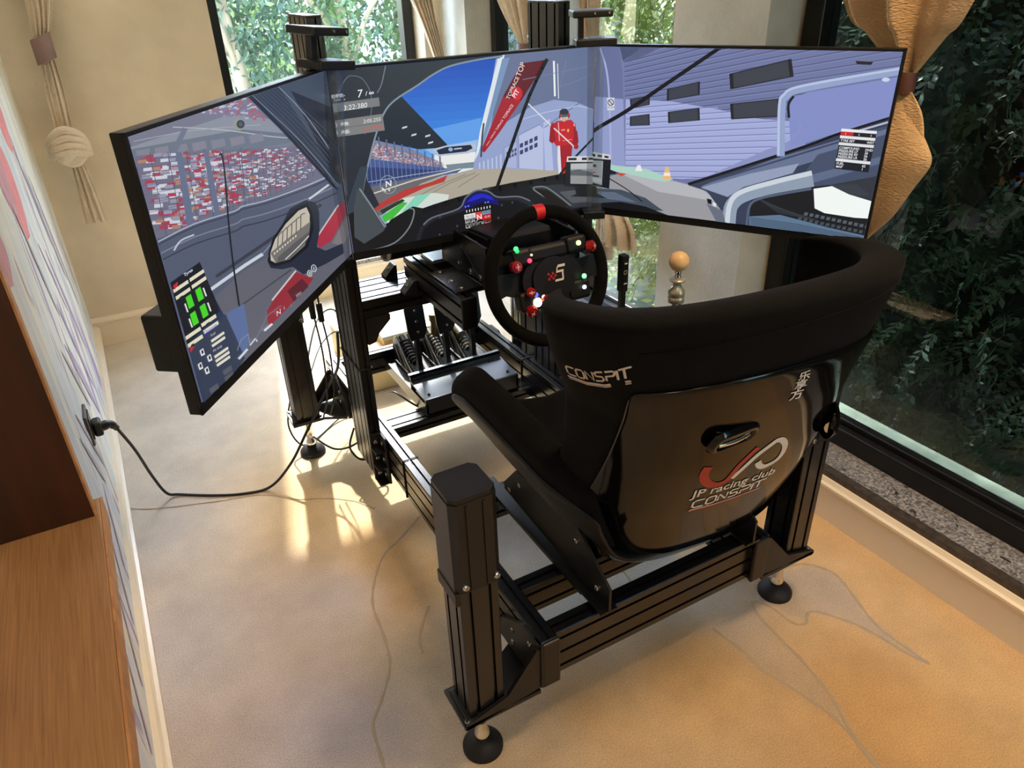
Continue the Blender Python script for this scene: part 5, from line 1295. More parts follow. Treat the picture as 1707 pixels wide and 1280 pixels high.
# warning sticker and display, right half
pr_.poly((214, 218, 230), [(1014, 163), (1026, 163), (1027, 184), (1015, 184)]); pr_.line((30, 34, 50), [(1020.5+4.6*math.cos(a), 171+5*math.sin(a)) for a in [2*PI*k/14 for k in range(15)]], 1.2); pr_.line((30, 34, 50), [(1017.5, 167.6), (1023.5, 174.6)], 1.2); pr_.text('禁止吸烟', (1015.5, 180), 2.8, (40, 44, 60), (1, 0.02), (0, -1))
pr_.poly((214, 214, 212), [(985, 251), (1021, 258), (1022, 266), (985, 263)]); pr_.polys((34, 36, 42), [[(990, 255), (997, 256.5), (997, 261), (990, 260)], [(1001, 257), (1008, 258.4), (1008, 262), (1001, 261)], [(1012, 259), (1019, 260.4), (1019, 263.6), (1012, 262.6)]])
pr_.poly((24, 26, 36), [(985, 263), (1023, 266), (1021, 314), (985, 306)]); pr_.poly((170, 172, 172), [(985, 266), (1010, 268), (1009, 308), (985, 301)]); pr_.polys((200, 60, 60), [[(990, 285), (998, 286), (998, 288), (990, 287)]]); pr_.polys((60, 62, 66), [[(994, 273), (999, 274), (999, 278), (993, 277.5)], [(990, 290), (1004, 292), (1004, 295), (990, 293)]]); pr_.poly((200, 200, 198), [(988, 294), (1008, 297), (1008, 305), (988, 300)])
pr_.poly((24, 26, 32), [(985, 306), (1000, 310), (1002, 322), (1018, 330), (985, 326)])
# car set-up table
q = [(1399, 219), (1457, 224), (1443, 292), (1388, 285)]
def cell2(u0, v0, u1, v1, c): pr_.poly(c, [quadp(q, u0, v0), quadp(q, u1, v0), quadp(q, u1, v1), quadp(q, u0, v1)])
cell2(0, 0, 1, 1, (26, 32, 44)); cell2(0, 0, 1, 0.07, (236, 238, 240)); cell2(0, 0.07, 0.36, 0.16, (206, 40, 44)); cell2(0, 0.17, 1, 0.24, (232, 234, 236)); cell2(0, 0.34, 1, 0.41, (226, 228, 232)); cell2(0, 0.74, 1, 0.81, (232, 234, 236))
tx, ty = (0.995, 0.088), (0.19, -0.98)
for v, a, b in ((0.32, 'TYRE SET', 'WET'), (0.50, 'COMPOUND', 'DHD'), (0.575, 'PRESSURE LF', '26'), (0.65, 'PRESSURE RF', '26'), (0.725, 'PRESSURE LR', '26'), (0.89, 'FUEL', '62'), (0.97, 'MAP', '1')):
    p = quadp(q, 0.03, v); pr_.text(a, p, 5.6, (232, 236, 240), tx, ty, bold=0.02); p = quadp(q, 0.78, v); pr_.text(b, p, 5.6, (232, 236, 240), tx, ty, bold=0.02)
p = quadp(q, 0.12, 0.145); pr_.text('1', p, 5, (250, 240, 240), tx, ty); p = quadp(q, 0.5, 0.145); pr_.text('2', p, 5, (230, 230, 230), tx, ty); p = quadp(q, 0.84, 0.145); pr_.text('3', p, 5, (230, 230, 230), tx, ty)
pr_.build(M_pic)

# ---- left picture: grandstand, wing mirror, tyre data
pl_ = Picture('L', [(226, 231), (548, 112), (557, 440), (339, 666)])
pl_.poly((88, 94, 116), [(180, 60), (620, 60), (620, 720), (180, 720)])
# stand: upper tier, fascia with the round clock, crowd
pl_.poly((120, 122, 140), [(226, 229), (430, 150), (450, 170), (520, 260), (540, 320), (250, 300)])
pl_.poly((140, 146, 158), [(228, 252), (400, 190), (480, 210), (490, 250), (240, 286)]); pl_.poly((108, 118, 132), [(228, 256), (410, 222), (480, 232), (486, 250), (236, 290)]); pl_.line((176, 184, 190), [(300, 214), (380, 222), (450, 236), (480, 240)], 2, 3); pl_.line((166, 170, 178), [(236, 240), (330, 222), (440, 214)], 1.4, 3)
for k in range(7): pl_.poly((128+6*(k % 2), 132, 146), [(240+30*k, 258-4*k), (262+30*k, 254-4*k), (264+30*k, 268-4*k), (243+30*k, 274-4*k)])
for cc, n in (((188, 190, 204), 90), ((176, 92, 104), 60), ((120, 126, 160), 60)):
    z = []
    for _ in range(n):
        t = rs.random(); x = 345+t*100; y = 168-t*10+rs.uniform(0, 18+30*t); z.append([(x, y), (x+rs.uniform(3, 7), y-1.5), (x+rs.uniform(3, 7), y+2), (x, y+3)])
    pl_.polys(cc, z)
pl_.disc((150, 154, 140), (406, 213), 9, 11); pl_.disc((54, 62, 68), (408.5, 212), 6.4, 8.2); pl_.disc((84, 92, 96), (408.5, 212), 3.2, 4.2)
pl_.poly((112, 110, 132), [(238, 268), (330, 262), (510, 258), (545, 312), (545, 326), (430, 356), (360, 382), (290, 412), (270, 420)])
for cc, n in (((206, 208, 220), 330), ((170, 62, 82), 200), ((176, 130, 110), 60), ((150, 152, 176), 110)):
    z = []
    for _ in range(n):
        t = rs.random()**0.8; x = 240+t*275; yt = 264-8*t; yb = 408-t*100; y = rs.uniform(yt, yb); s = (1-t)*9+2.2; x += (y-264)*0.22*(1-t)
        h = s*0.62; z.append([(x, y), (x+s*1.25, y-s*0.12), (x+s*1.25, y+h-s*0.12), (x, y+h)])
    pl_.polys(cc, z)
for k in range(6): pl_.line((70, 78, 96), [(262+29*k, 262-1*k), (290+24*k, 412-9*k)], 1.0)
for k in range(9): pl_.line((92, 98, 116), [(240+3.5*k, 276+16*k), (380, 262+13*k), (510, 256+8*k)], 0.8, 3)
for k in range(16): pl_.line((70, 78, 96), [(385+9*k, 262), (392+8*k, 372-4*k)], 0.6)
for x0, w in ((308, 10), (352, 8)): pl_.poly((100, 112, 138), [(x0-5, 262), (x0-5+w, 262), (x0+w+15, 404), (x0+14, 408)])
pl_.line((110, 118, 138), [(318, 218), (300, 262)], 9)
# barriers and track
pl_.poly((84, 92, 114), [(268, 420), (380, 372), (470, 338), (545, 310), (560, 330), (560, 470), (300, 560), (280, 460)])
for dy, c in ((0, (168, 178, 196)), (5, (60, 66, 84)), (22, (120, 130, 150)), (34, (56, 62, 78))): pl_.line(c, [(272, 424+dy), (330, 392+dy), (392, 370+dy), (404, 362+dy), (440, 352+dy), (500, 328+dy), (545, 306+dy)], 2.2, 3)
pl_.line((190, 198, 212), [(300, 436), (310, 420), (330, 410)], 2.6, 4)
pl_.poly((98, 100, 112), [(310, 560), (400, 470), (480, 420), (556, 372), (560, 440), (345, 660)])
pl_.line((206, 212, 220), [(352, 500), (404, 460), (430, 442)], 5); pl_.line((206, 212, 220), [(504, 350), (534, 326)], 3); pl_.line((150, 158, 170), [(430, 442), (504, 352)], 1); pl_.line((58, 62, 74), [(362, 478), (440, 420), (520, 360)], 5); pl_.line((66, 70, 82), [(346, 562), (400, 520), (470, 466)], 2.0)
pl_.poly((172, 50, 70), [(508, 420), (545, 362), (556, 352), (557, 372), (530, 420), (512, 432)]); pl_.line((206, 196, 196), [(506, 420), (545, 361)], 2); pl_.poly((126, 120, 124), [(530, 424), (558, 374), (560, 400), (545, 428)])
pl_.poly((150, 44, 58), [(442, 514), (476, 470), (500, 480), (488, 496), (440, 548), (432, 552), (432, 530)]); pl_.line((206, 196, 196), [(440, 514), (476, 468)], 2.4); pl_.poly((92, 36, 48), [(462, 500), (484, 480), (492, 492), (470, 516)])
# car pillar across the corner
pl_.poly((46, 56, 70), [(420, 158), (560, 96), (560, 332), (520, 300), (470, 226)]); pl_.poly((66, 78, 94), [(470, 138), (560, 100), (560, 290), (520, 250)]); pl_.poly((34, 40, 52), [(490, 150), (560, 190), (560, 330), (540, 300), (520, 240)]); pl_.poly((26, 32, 44), [(420, 158), (432, 156), (510, 268), (548, 336), (540, 330), (480, 240)])
for k in range(9): pl_.line((84, 94, 108), [(428+5*k, 156-2*k), (470+8*k, 214+k), (530+3*k, 306-6*k)], 0.8, 3)
pl_.line((130, 142, 156), [(470, 140), (508, 196), (540, 262)], 1.6, 3); pl_.line((110, 124, 140), [(428, 156), (500, 250), (548, 328)], 1.8, 3)
# wing mirror
pl_.poly((38, 44, 62), [(442, 432), (436, 452), (440, 464), (456, 466), (472, 462), (486, 474), (520, 456), (545, 440), (545, 424), (520, 436), (508, 430), (514, 404), (516, 372), (512, 356), (498, 352), (474, 366)])
pl_.poly((20, 24, 34), [(438, 440), (446, 416), (464, 388), (484, 366), (500, 357), (506, 372), (506, 400), (496, 430), (470, 454), (446, 462), (438, 456)])
pl_.poly((196, 188, 172), [(441, 440), (449, 418), (466, 392), (486, 370), (498, 364), (502, 376), (500, 402), (491, 428), (468, 450), (448, 456), (441, 452)])
pl_.poly((120, 116, 112), [(441, 440), (470, 414), (502, 388), (500, 402), (491, 428), (468, 450), (448, 456)]); pl_.poly((92, 92, 94), [(452, 446), (478, 422), (500, 404), (496, 418), (470, 448), (450, 455)]); pl_.line((220, 214, 206), [(462, 450), (482, 430), (498, 412)], 1.4)
for k in range(6): pl_.line((70, 70, 70), [(452+7*k, 430-5.6*k), (454+7*k, 412-7*k), (460+7*k, 404-6*k)], 1.2)
pl_.polys((226, 222, 214), [[(446+4*k, 440-3.5*k), (448+4*k, 438-3.5*k), (448+4*k, 441-3.5*k), (446+4*k, 443-3.5*k)] for k in range(9)])
for cx, cy, r in ((501, 464, 5.5), (494.5, 472, 4.8)):
    pl_.line((214, 218, 222), [(cx+r*0.62*math.cos(a), cy+r*math.sin(a)) for a in [2*PI*k/14 for k in range(15)]], 1.0); pl_.line((214, 218, 222), [(cx, cy-2.5), (cx, cy+2.5)], 1.2)
pl_.line((30, 34, 40), [(371, 270), (374, 268), (378, 300), (382, 400), (388, 480), (397, 566)], 2.6, 4)
# tyre data panel
pl_.poly((36, 54, 84), [(288, 492), (337, 455), (352, 500), (384, 566), (398, 600), (352, 668), (334, 664)]); pl_.poly((20, 24, 36), [(288, 494), (337, 455), (358, 512), (364, 532), (318, 584)])
pl_.poly((52, 62, 84), [(320, 590), (372, 536), (398, 600), (360, 650), (340, 664)])
xd = (0.80, -0.60)
def bar_(x, y, w, h, c): pl_.poly(c, [(x, y), (x+w*0.84, y-w*0.62), (x+w*0.84+h*0.28, y-w*0.62+h), (x+h*0.28, y+h)])
for x, y, w in ((297, 500, 26), (300.5, 511, 25), (321, 482, 25), (324, 493, 25), (314, 572, 26), (317.5, 583, 25), (337, 552, 25), (340, 562, 25)): bar_(x, y, w, 5.2, (226, 222, 196))
for x, y, w in ((300, 504.5, 8), (306, 512, 6), (328, 484, 6), (330, 496, 6), (320, 576, 6), (344, 552, 6), (322, 584, 5)): bar_(x, y, w, 3, (40, 40, 44))
for x, y in ((315, 512), (329, 500.5), (321, 538), (335, 526)): pl_.poly((70, 214, 40), [(x, y), (x+7.6, y-6), (x+13, y+12), (x+5, y+18)])
for x, y in ((313, 522), (340, 497), (319, 545), (346, 520)): pl_.poly((232, 234, 230), [(x, y), (x+1.8, y-1.2), (x+6, y+12), (x+4.2, y+13)])
pl_.poly((210, 40, 44), [(296.5, 494), (303, 487), (303.5, 492), (299, 500)]); pl_.poly((210, 40, 44), [(320, 588), (327, 585), (322, 595)])
pl_.text('Tyres', (313, 479), 7, (214, 220, 226), xd, (-0.2, -0.97), bold=0.02); pl_.text('Damage', (341, 568), 7, (140, 130, 230), xd, (-0.2, -0.97), bold=0.02)
for x, y in ((334, 592), (344, 600), (331, 612), (340, 618)):
    pl_.poly((226, 228, 230), [(x, y), (x+5, y-4), (x+7.6, y+5), (x+2.4, y+8)]); pl_.poly((30, 36, 46), [(x+2.2, y), (x+4.4, y-1.6), (x+5.6, y+3), (x+3.2, y+5)])
for x, y, w in ((350, 576, 22), (351, 583, 22), (354, 599, 23), (355.5, 605, 23), (357, 611, 22)): bar_(x, y, w, 3.6, (226, 222, 206))
pl_.text('Fuel', (350, 571), 5, (200, 206, 214), xd, (-0.2, -0.97)); pl_.text('Pit stop', (353, 594), 5, (200, 206, 214), xd, (-0.2, -0.97))
for x, y, w in ((365, 620, 14), (367, 629, 14), (346, 646, 14)): bar_(x, y, w, 7, (86, 90, 100))
# bottom gauge line
pl_.poly((92, 112, 158), [(372, 536), (398, 520), (404, 572), (396, 600)])
pl_.line((214, 218, 222), [(388, 602), (400, 588)], 3); pl_.line((206, 210, 216), [(404, 582), (412, 572), (414, 576)], 2); pl_.line((220, 224, 228), [(425, 560), (436, 550)], 3); pl_.line((150, 154, 170), [(386, 590), (392, 574), (402, 566), (404, 580)], 0.8); pl_.line((120, 126, 150), [(412, 574), (430, 538), (450, 522)], 1.0)
pl_.text('N', (443, 539), 11, (226, 230, 234), (0.78, -0.62), (-0.05, -1)); pl_.text('1', (453, 529), 7, (216, 220, 226), (0.78, -0.62), (-0.05, -1)); pl_.text('x', (463, 524), 6, (190, 140, 140), (0.78, -0.62), (-0.05, -1)); pl_.text('SPD', (472, 510), 6, (206, 190, 196), (0.78, -0.62), (-0.05, -1))
pl_.build(M_pic)

# acrylic covers over the two seams, with their clamps
M_acr = glass_mat('clear_acrylic', (0.74, 0.77, 0.80), 1.45, 0.04, 0.03)
def seam_cover(key, top, bot, wx, label, ux, dirx):
    t = thing('seam_cover', tuple(bot), label, 'bezel cover', 'clear strips over the screen joints')
    top = Vector(top); bot = Vector(bot); z = (top-bot).normalized(); x = Vector(dirx).normalized(); x = (x - z*x.dot(z)).normalized(); y = z.cross(x)
    L = (top-bot).length; M = frame_m(bot, x, y, z)
    pts = [(-wx/2, -0.006), (-wx/4, -0.009), (0, -0.0095), (wx/4, -0.009), (wx/2, -0.006), (wx/2, 0.002), (-wx/2, 0.002)]
    MB().prism(pts, -0.005, L, 0, M).build('strip', M_acr, t)
    def plate(z0, z1, w0, w1, d0, d1, nm):
        o = MB().box((w0, d0, z0), (w1, d1, z1), 0, M, 0.003).build(nm, M_blackp, t)
        return o
    plate(L-0.004, L+0.014, -0.05, 0.05, -0.018, 0.05, 'lower_clamp')
    pc = plate(L+0.060, L+0.076, -0.058, 0.040, -0.012, 0.07, 'top_clamp')
    screws(pc, [(M @ Vector((dx, -0.012, L+0.069)), -y) for dx in (-0.005, 0.03)], 0.003)
    MB().prism(pts, L+0.014, L+0.060, 0, M).build('strip_end', M_acr, t)
    MB().box((-0.042, 0.012, L+0.01), (-0.028, 0.03, L+0.062), 0, M).build('clamp_post', M_blackp, t)
    plate(-0.026, -0.004, -0.03, 0.03, -0.012, 0.03, 'bottom_clamp')
    return t
seam_cover('L', (0.480, 1.630, 1.284), (0.438, 1.635, 0.876), 0.046, 'clear plastic strip with black clamps between the sky screen and the grandstand screen', 0, (0.9, 0.43, 0))
seam_cover('R', (1.146, 1.630, 1.284), (1.153, 1.632, 0.872), 0.040, 'clear plastic strip with black clamps between the sky screen and the shutter screen', 0, (0.9, -0.43, 0))
# ------------------------------------------------------------------ lettering on the seat
def seat_print():
    bk = [M_white, M_redprint]
    def aff(o2, x2, y2):     # skewed grid on the back: unit x along the word, unit y one capital height
        return lambda p: (o2[0]+(x2[0]-o2[0])*p[0]+(y2[0]-o2[0])*p[1], o2[1]+(x2[1]-o2[1])*p[0]+(y2[1]-o2[1])*p[1])
    def word(mb, A, o, xd, yd, ww, mi_l, mi_u):
        """wide drawn letters with an underline, in the skewed grid A"""
        def S(pts, w_=ww, mi=mi_l): decal(mb, *strip2([A(p) for p in pts], w_), mi, o, xd, yd)
        S([(0.145, 1), (0.03, 1), (0.0, 0.8), (0.0, 0.2), (0.03, 0), (0.145, 0)])
        S([(0.20, 0), (0.175, 0.2), (0.175, 0.8), (0.20, 1), (0.275, 1), (0.30, 0.8), (0.30, 0.2), (0.275, 0), (0.20, 0)])
        S([(0.335, 0), (0.335, 1), (0.45, 0), (0.45, 1)])
        S([(0.605, 1), (0.51, 1), (0.485, 0.85), (0.50, 0.55), (0.59, 0.48), (0.605, 0.2), (0.58, 0), (0.48, 0)])
        S([(0.645, 0), (0.645, 0.5), (0.745, 0.5), (0.77, 0.65), (0.77, 0.9), (0.745, 1), (0.64, 1)])
        S([(0.805, 0), (0.805, 1)]); S([(0.90, 0), (0.90, 1)]); S([(0.83, 1), (1.0, 1)])
        S([(-0.03, -0.42), (0.3, -0.50), (0.6, -0.50), (0.96, -0.40)], ww*1.1, mi_u)
        if mi_u != mi_l: S([(-0.02, -0.30), (0.3, -0.36), (0.6, -0.36), (0.96, -0.28)], ww*0.5, mi_l)
        else: S([(-0.02, -0.66), (0.3, -0.72), (0.6, -0.72), (0.96, -0.64)], ww*0.6, mi_u)
    # on the wing
    wo = Vector((0.5974, 0.9045, 0.8567)); wx = Vector((0.6407, 0.7923, 0.8947)) - wo; wy = Vector((0.588, 0.8851, 0.8841)) - wo
    X = wx.normalized(); Yv = (wy - X*wy.dot(X)).normalized()
    mb = MB(); word(mb, aff((0, 0.002), (wx.length, -0.004), (wy.dot(X)*0.3, wy.dot(Yv)*0.85)), wo, X, Yv, 0.0042, 0, 0)
    mb.build('lettering', mat('embroidered_white', (205, 196, 190), 0.8), seat)
    # on the shell
    o = (0.96, 0.80, 0.50); xd = (1, 0, 0); yd = (0, -0.40, 0.917)
    mb = MB()
    vs, fs, w = text_mesh('JP racing club', 1.0, 0.0, 1.0, 0.012); A = aff((-0.1411, 0.0519), (0.0621, 0.0472), (-0.1440, 0.0770))
    decal(mb, [A((v.x/w, v.y/0.70)) for v in vs], fs, 0, o, xd, yd, 0.0014)
    word(mb, aff((-0.1262, 0.0113), (0.0522, 0.0128), (-0.1295, 0.0360)), o, xd, yd, 0.0048, 0, 1)
    J = [Vector((*p, 0)) for p in ((-0.1403, 0.1496), (-0.143, 0.1327), (-0.1349, 0.1114), (-0.1198, 0.0928), (-0.0995, 0.0793), (-0.0793, 0.081), (-0.0705, 0.0964), (-0.0628, 0.1307), (-0.0384, 0.1712))]
    decal(mb, *strip2(spline(J, 4), 0.021, 0.012), 1, o, xd, yd)
    P_ = [Vector((*p, 0)) for p in ((-0.063, 0.086), (-0.0465, 0.1157), (-0.0288, 0.1455), (-0.0034, 0.1686), (0.0068, 0.1749), (0.0213, 0.1693), (0.0363, 0.1514), (0.0451, 0.1259), (0.0428, 0.1041), (0.029, 0.0949), (0.0117, 0.0929), (-0.0042, 0.1036), (-0.015, 0.1196))]
    decal(mb, *strip2(spline(P_, 4), 0.013, 0.014), 0, o, xd, yd)
    mb.build('club_emblem', bk, seat)
    mb = MB()
    for ch, a, b, c in (('乐', (-0.0195, 0.3308), (0.0083, 0.3306), (-0.0237, 0.3499)), ('享', (-0.0191, 0.311), (0.009, 0.3106), (-0.0235, 0.3306)), ('方', (-0.0218, 0.2887), (0.0097, 0.2874), (-0.0262, 0.3116))):
        vs, fs, w = text_mesh(ch, 1.0, 0.0, 1.0, 0.02); A = aff(a, b, c)
        decal(mb, [A((v.x/w, v.y/0.9)) for v in vs], fs, 0, o, xd, yd, 0.0014)
    mb.build('small_emblem', M_white, seat)
    # harness slots: a raised gloss rim around a dark opening, with a bright liner
    def slot(o, xd, yd, L, Wd, nm):
        def pill(L, W, n=10):
            return [(L/2-W/2 + W/2*math.cos(a), W/2*math.sin(a)) for a in [(-PI/2+PI*i/n) for i in range(n+1)]] + [(-L/2+W/2 + W/2*math.cos(a), W/2*math.sin(a)) for a in [(PI/2+PI*i/n) for i in range(n+1)]]
        x = Vector(xd).normalized(); y = Vector(yd); y = (y-x*y.dot(x)).normalized(); n = x.cross(y); o = Vector(o)
        h = _bv.ray_cast(o+n*0.25, -n, 0.6); c = h[0] if h[0] is not None else o
        M = frame_m(c, x, y, n); k = len(pill(L, Wd))
        rings = [(pill(L+0.034, Wd+0.034), 0.001), (pill(L+0.024, Wd+0.024), 0.010), (pill(L+0.008, Wd+0.008), 0.012), (pill(L, Wd), 0.006), (pill(L-0.004, Wd-0.004), 0.0018)]
        rg = MB().grid([[M @ Vector((p[0], p[1], z)) for p in r] for r, z in rings], closed_u=True)
        ro = rg.build(nm, M_gloss, seat)
        MB().add([M @ Vector((p[0], p[1], 0.0022)) for p in pill(L, Wd)], [list(range(k))]).build('opening', mat('slot_shadow', (14, 13, 13), 0.5), ro)
        MB().tube([M @ Vector((-L*0.42, -Wd*0.2, 0.004)), M @ Vector((0, -Wd*0.24, 0.007)), M @ Vector((L*0.42, -Wd*0.2, 0.004))], Wd*0.26, 10, 0, 5).build('slot_liner', M_chrome, ro)
    slot((0.842, 0.755, 0.728), (1, 0, 0), (0, -0.35, 0.94), 0.085, 0.022, 'harness_slot')
    slot((1.10, 0.80, 0.66), (0.5, 0.85, 0), (0, -0.2, 0.97), 0.05, 0.05, 'belt_slot')
seat_print()

# ------------------------------------------------------------------ curtains
def fabric(name, col):
    m = mat(name, col, 0.9, 0.0, 0.15, noise=(9, 0.10), sheen=0.1)
    nt = m.node_tree; b = nt.nodes['Principled BSDF']
    tc = nt.nodes.new('ShaderNodeTexCoord'); mp = nt.nodes.new('ShaderNodeMapping'); mp.inputs['Scale'].default_value = (1, 1, 2.6)
    v = nt.nodes.new('ShaderNodeTexNoise'); v.inputs['Scale'].default_value = 110; v.inputs['Detail'].default_value = 2
    nt.links.new(tc.outputs['Object'], mp.inputs[0]); nt.links.new(mp.outputs[0], v.inputs['Vector'])
    bp = nt.nodes.new('ShaderNodeBump'); bp.inputs['Strength'].default_value = 0.7; bp.inputs['Distance'].default_value = 0.006
    nt.links.new(v.outputs['Fac'], bp.inputs['Height']); nt.links.new(bp.outputs[0], b.inputs['Normal'])
    return m
M_cur = fabric('beige_crepe', (222, 206, 182)); M_cur_lamplit = fabric('lamplight_tinted_crepe', (196, 164, 124)); M_band = mat('mauve_band', (128, 104, 100), 0.6, noise=(30, 0.1)); M_band2 = mat('dark_red_band', (86, 48, 36), 0.6)  # golden cloth has the warm lamplight on the near curtain coloured in

def cloth(mb, rows, wdir, ndir, folds, nu=72, amp_k=1.0, seed=0, power=1.0):
    """pleated cloth through rows (centre, half-width, fold depth)"""
    wd = Vector(wdir).normalized(); nd = Vector(ndir).normalized(); r = random.Random(seed)
    ph = [r.uniform(0, 6.28) for _ in range(4)]
    C = spline([Vector(c) for c, w, a in rows], 6); Wd = spline([Vector((w, a, 0)) for c, w, a in rows], 6)
    P = []
    for i, (c, wa) in enumerate(zip(C, Wd)):
        row = []
        for j in range(nu+1):
            u = j/nu; s = math.sin(2*PI*folds*u + ph[0]) * 0.75 + 0.35*math.sin(2*PI*folds*1.7*u + ph[1] + 0.02*i)
            e = math.sin(PI*u)**0.5 if u not in (0, 1) else 0
            row.append(c + wd*wa.x*(2*u-1) + nd*(wa.y*s*amp_k + wa.x*0.35*e))
        P.append(row)
    mb.grid(P); return mb
def band(mb, c, rx, ry, h, wdir, ndir, tilt=0.0):
    wd = Vector(wdir); nd = Vector(ndir); P = []
    for k in range(29):
        a = 2*PI*k/28; q = Vector(c) + wd*rx*math.cos(a) + nd*ry*math.sin(a); t = tilt*math.cos(a)
        P.append([q + Vector((0, 0, -h/2+t)), q + Vector((0, 0, h/2+t)), q*1.0 + (Vector(c)-q)*0.08 + Vector((0, 0, h/2+0.002+t))])
    mb.grid(P); return mb
def knot(mb, c, rx, rz, ry, wd, nd, seed):
    """big soft overhand knot: wound, ribbed turns of cloth"""
    c = Vector(c); wd = Vector(wd); nd = Vector(nd); up = Vector((0, 0, 1)); r = random.Random(seed)
    P = []
    for i in range(29):
        v = PI*i/28 - PI/2; row = []
        for j in range(49):
            u = 2*PI*j/48; k = 1 + 0.06*math.sin(9*v + 2.5*math.sin(u)) + 0.03*math.sin(21*v + 5*u) 
            row.append(c + wd*rx*k*math.cos(v)*math.cos(u) + nd*ry*k*math.cos(v)*math.sin(u) + up*rz*math.sin(v))
        P.append(row)
    mb.grid(P)
    for q in range(4):
        o = (q-1.5)*0.30*rz
        mb.tube([c + wd*(-rx*0.98) + nd*(-ry*0.2) + up*(o*0.6-rz*0.10), c + wd*(-rx*0.6) + nd*ry*0.9 + up*(o+rz*0.25), c + nd*ry*1.10 + up*(o*1.2+rz*0.42), c + wd*rx*0.7 + nd*ry*0.85 + up*(o+rz*0.2), c + wd*rx*0.98 + nd*(-ry*0.2) + up*(o*0.5-rz*0.2)], rz*0.20, 8, 0, 6)
    for q in range(3):
        o = (q-1)*0.2*rx
        mb.tube([c + wd*(rx*0.5+o*0.5) + nd*ry*0.8 + up*rz*0.3, c + wd*(o*0.8) + nd*ry*1.05 + up*(-rz*0.15), c + wd*(-rx*0.55+o*0.4) + nd*ry*0.8 + up*(-rz*0.55)], rz*0.19, 8, 0, 6)
    return mb
Xd, Yd = (1, 0, 0), (0, 1, 0)
# left of the back window, tied twice
c1 = thing('tied_curtain', (-0.06, 3.52, 0.58), 'beige curtain with mauve band and big knot on the back wall by the corner', 'curtain', 'tied back curtains')
cloth(MB(), [((-0.02, 3.50, 2.40), 0.17, 0.03), ((-0.02, 3.50, 1.75), 0.085, 0.022), ((-0.025, 3.50, 1.45), 0.052, 0.015), ((-0.060, 3.50, 1.27), 0.026, 0.008)], Xd, (0, -1, 0), 5, seed=2).build('upper_drape', M_cur, c1)
band(MB(), (-0.062, 3.495, 1.245), 0.036, 0.034, 0.085, Xd, (0, -1, 0), 0.012).build('tie_band', M_band, c1)
cloth(MB(), [((-0.062, 3.50, 1.205), 0.026, 0.008), ((-0.070, 3.50, 1.08), 0.033, 0.008), ((-0.078, 3.50, 0.96), 0.030, 0.008)], Xd, (0, -1, 0), 4, seed=3).build('middle_drape', M_cur, c1)
knot(MB(), (-0.080, 3.485, 0.890), 0.066, 0.078, 0.055, Vector(Xd), Vector((0, -1, 0)), 1).build('knot', M_cur, c1)
cloth(MB(), [((-0.070, 3.49, 0.850), 0.022, 0.007), ((-0.066, 3.49, 0.72), 0.036, 0.008), ((-0.066, 3.49, 0.585), 0.046, 0.010)], Xd, (0, -1, 0), 4, seed=4).build('tail', M_cur, c1)
# right end of the back window
c2 = thing('tied_curtain', (1.56, 3.50, 0.55), 'beige curtain pulled to the corner at the right end of the back window', 'curtain', 'tied back curtains')
cloth(MB(), [((1.25, 3.49, 2.40), 0.26, 0.03), ((1.40, 3.49, 1.65), 0.12, 0.02), ((1.485, 3.49, 1.34), 0.050, 0.012), ((1.545, 3.49, 1.12), 0.028, 0.008), ((1.56, 3.49, 1.0), 0.022, 0.008)], Xd, (0, -1, 0), 6, seed=6).build('upper_drape', M_cur, c2)
band(MB(), (1.56, 3.485, 0.98), 0.034, 0.03, 0.07, Xd, (0, -1, 0)).build('tie_band', M_band, c2)
cloth(MB(), [((1.56, 3.49, 0.95), 0.022, 0.008), ((1.56, 3.49, 0.8), 0.05, 0.01), ((1.56, 3.49, 0.58), 0.06, 0.012)], Xd, (0, -1, 0), 4, seed=7).build('tail', M_cur, c2)
# far side window, two curtains
c3 = thing('tied_curtain', (1.57, 2.71, 0.6), 'pleated beige curtain gathered to a point behind the middle screen', 'curtain', 'tied back curtains')
cloth(MB(), [((1.56, 3.05, 2.40), 0.24, 0.03), ((1.56, 2.86, 1.65), 0.17, 0.026), ((1.56, 2.765, 1.36), 0.105, 0.016), ((1.56, 2.70, 1.20), 0.024, 0.006)], Yd, (-1, 0, 0), 6, seed=9).build('upper_drape', M_cur, c3)
band(MB(), (1.56, 2.70, 1.17), 0.03, 0.028, 0.06, Yd, (-1, 0, 0)).build('tie_band', M_band, c3)
cloth(MB(), [((1.56, 2.70, 1.14), 0.024, 0.006), ((1.56, 2.70, 0.95), 0.06, 0.01), ((1.56, 2.70, 0.66), 0.075, 0.012)], Yd, (-1, 0, 0), 4, seed=10).build('tail', M_cur, c3)
c4 = thing('tied_curtain', (1.56, 2.05, 0.55), 'beige curtain whose ruffled tail hangs behind the steering wheel rim', 'curtain', 'tied back curtains')
cloth(MB(), [((1.56, 2.22, 2.40), 0.24, 0.03), ((1.56, 2.24, 1.7), 0.11, 0.02), ((1.56, 2.25, 1.28), 0.045, 0.012), ((1.56, 2.17, 0.95), 0.028, 0.008)], Yd, (-1, 0, 0), 5, seed=12).build('upper_drape', M_cur, c4)
band(MB(), (1.56, 2.15, 0.90), 0.034, 0.03, 0.07, Yd, (-1, 0, 0)).build('tie_band', M_band, c4)
cloth(MB(), [((1.555, 2.13, 0.86), 0.028, 0.008), ((1.555, 2.10, 0.74), 0.058, 0.012), ((1.555, 2.045, 0.66), 0.095, 0.022), ((1.555, 2.03, 0.585), 0.105, 0.026)], Yd, (-1, 0, 0), 4, seed=13).build('tail', M_cur, c4)
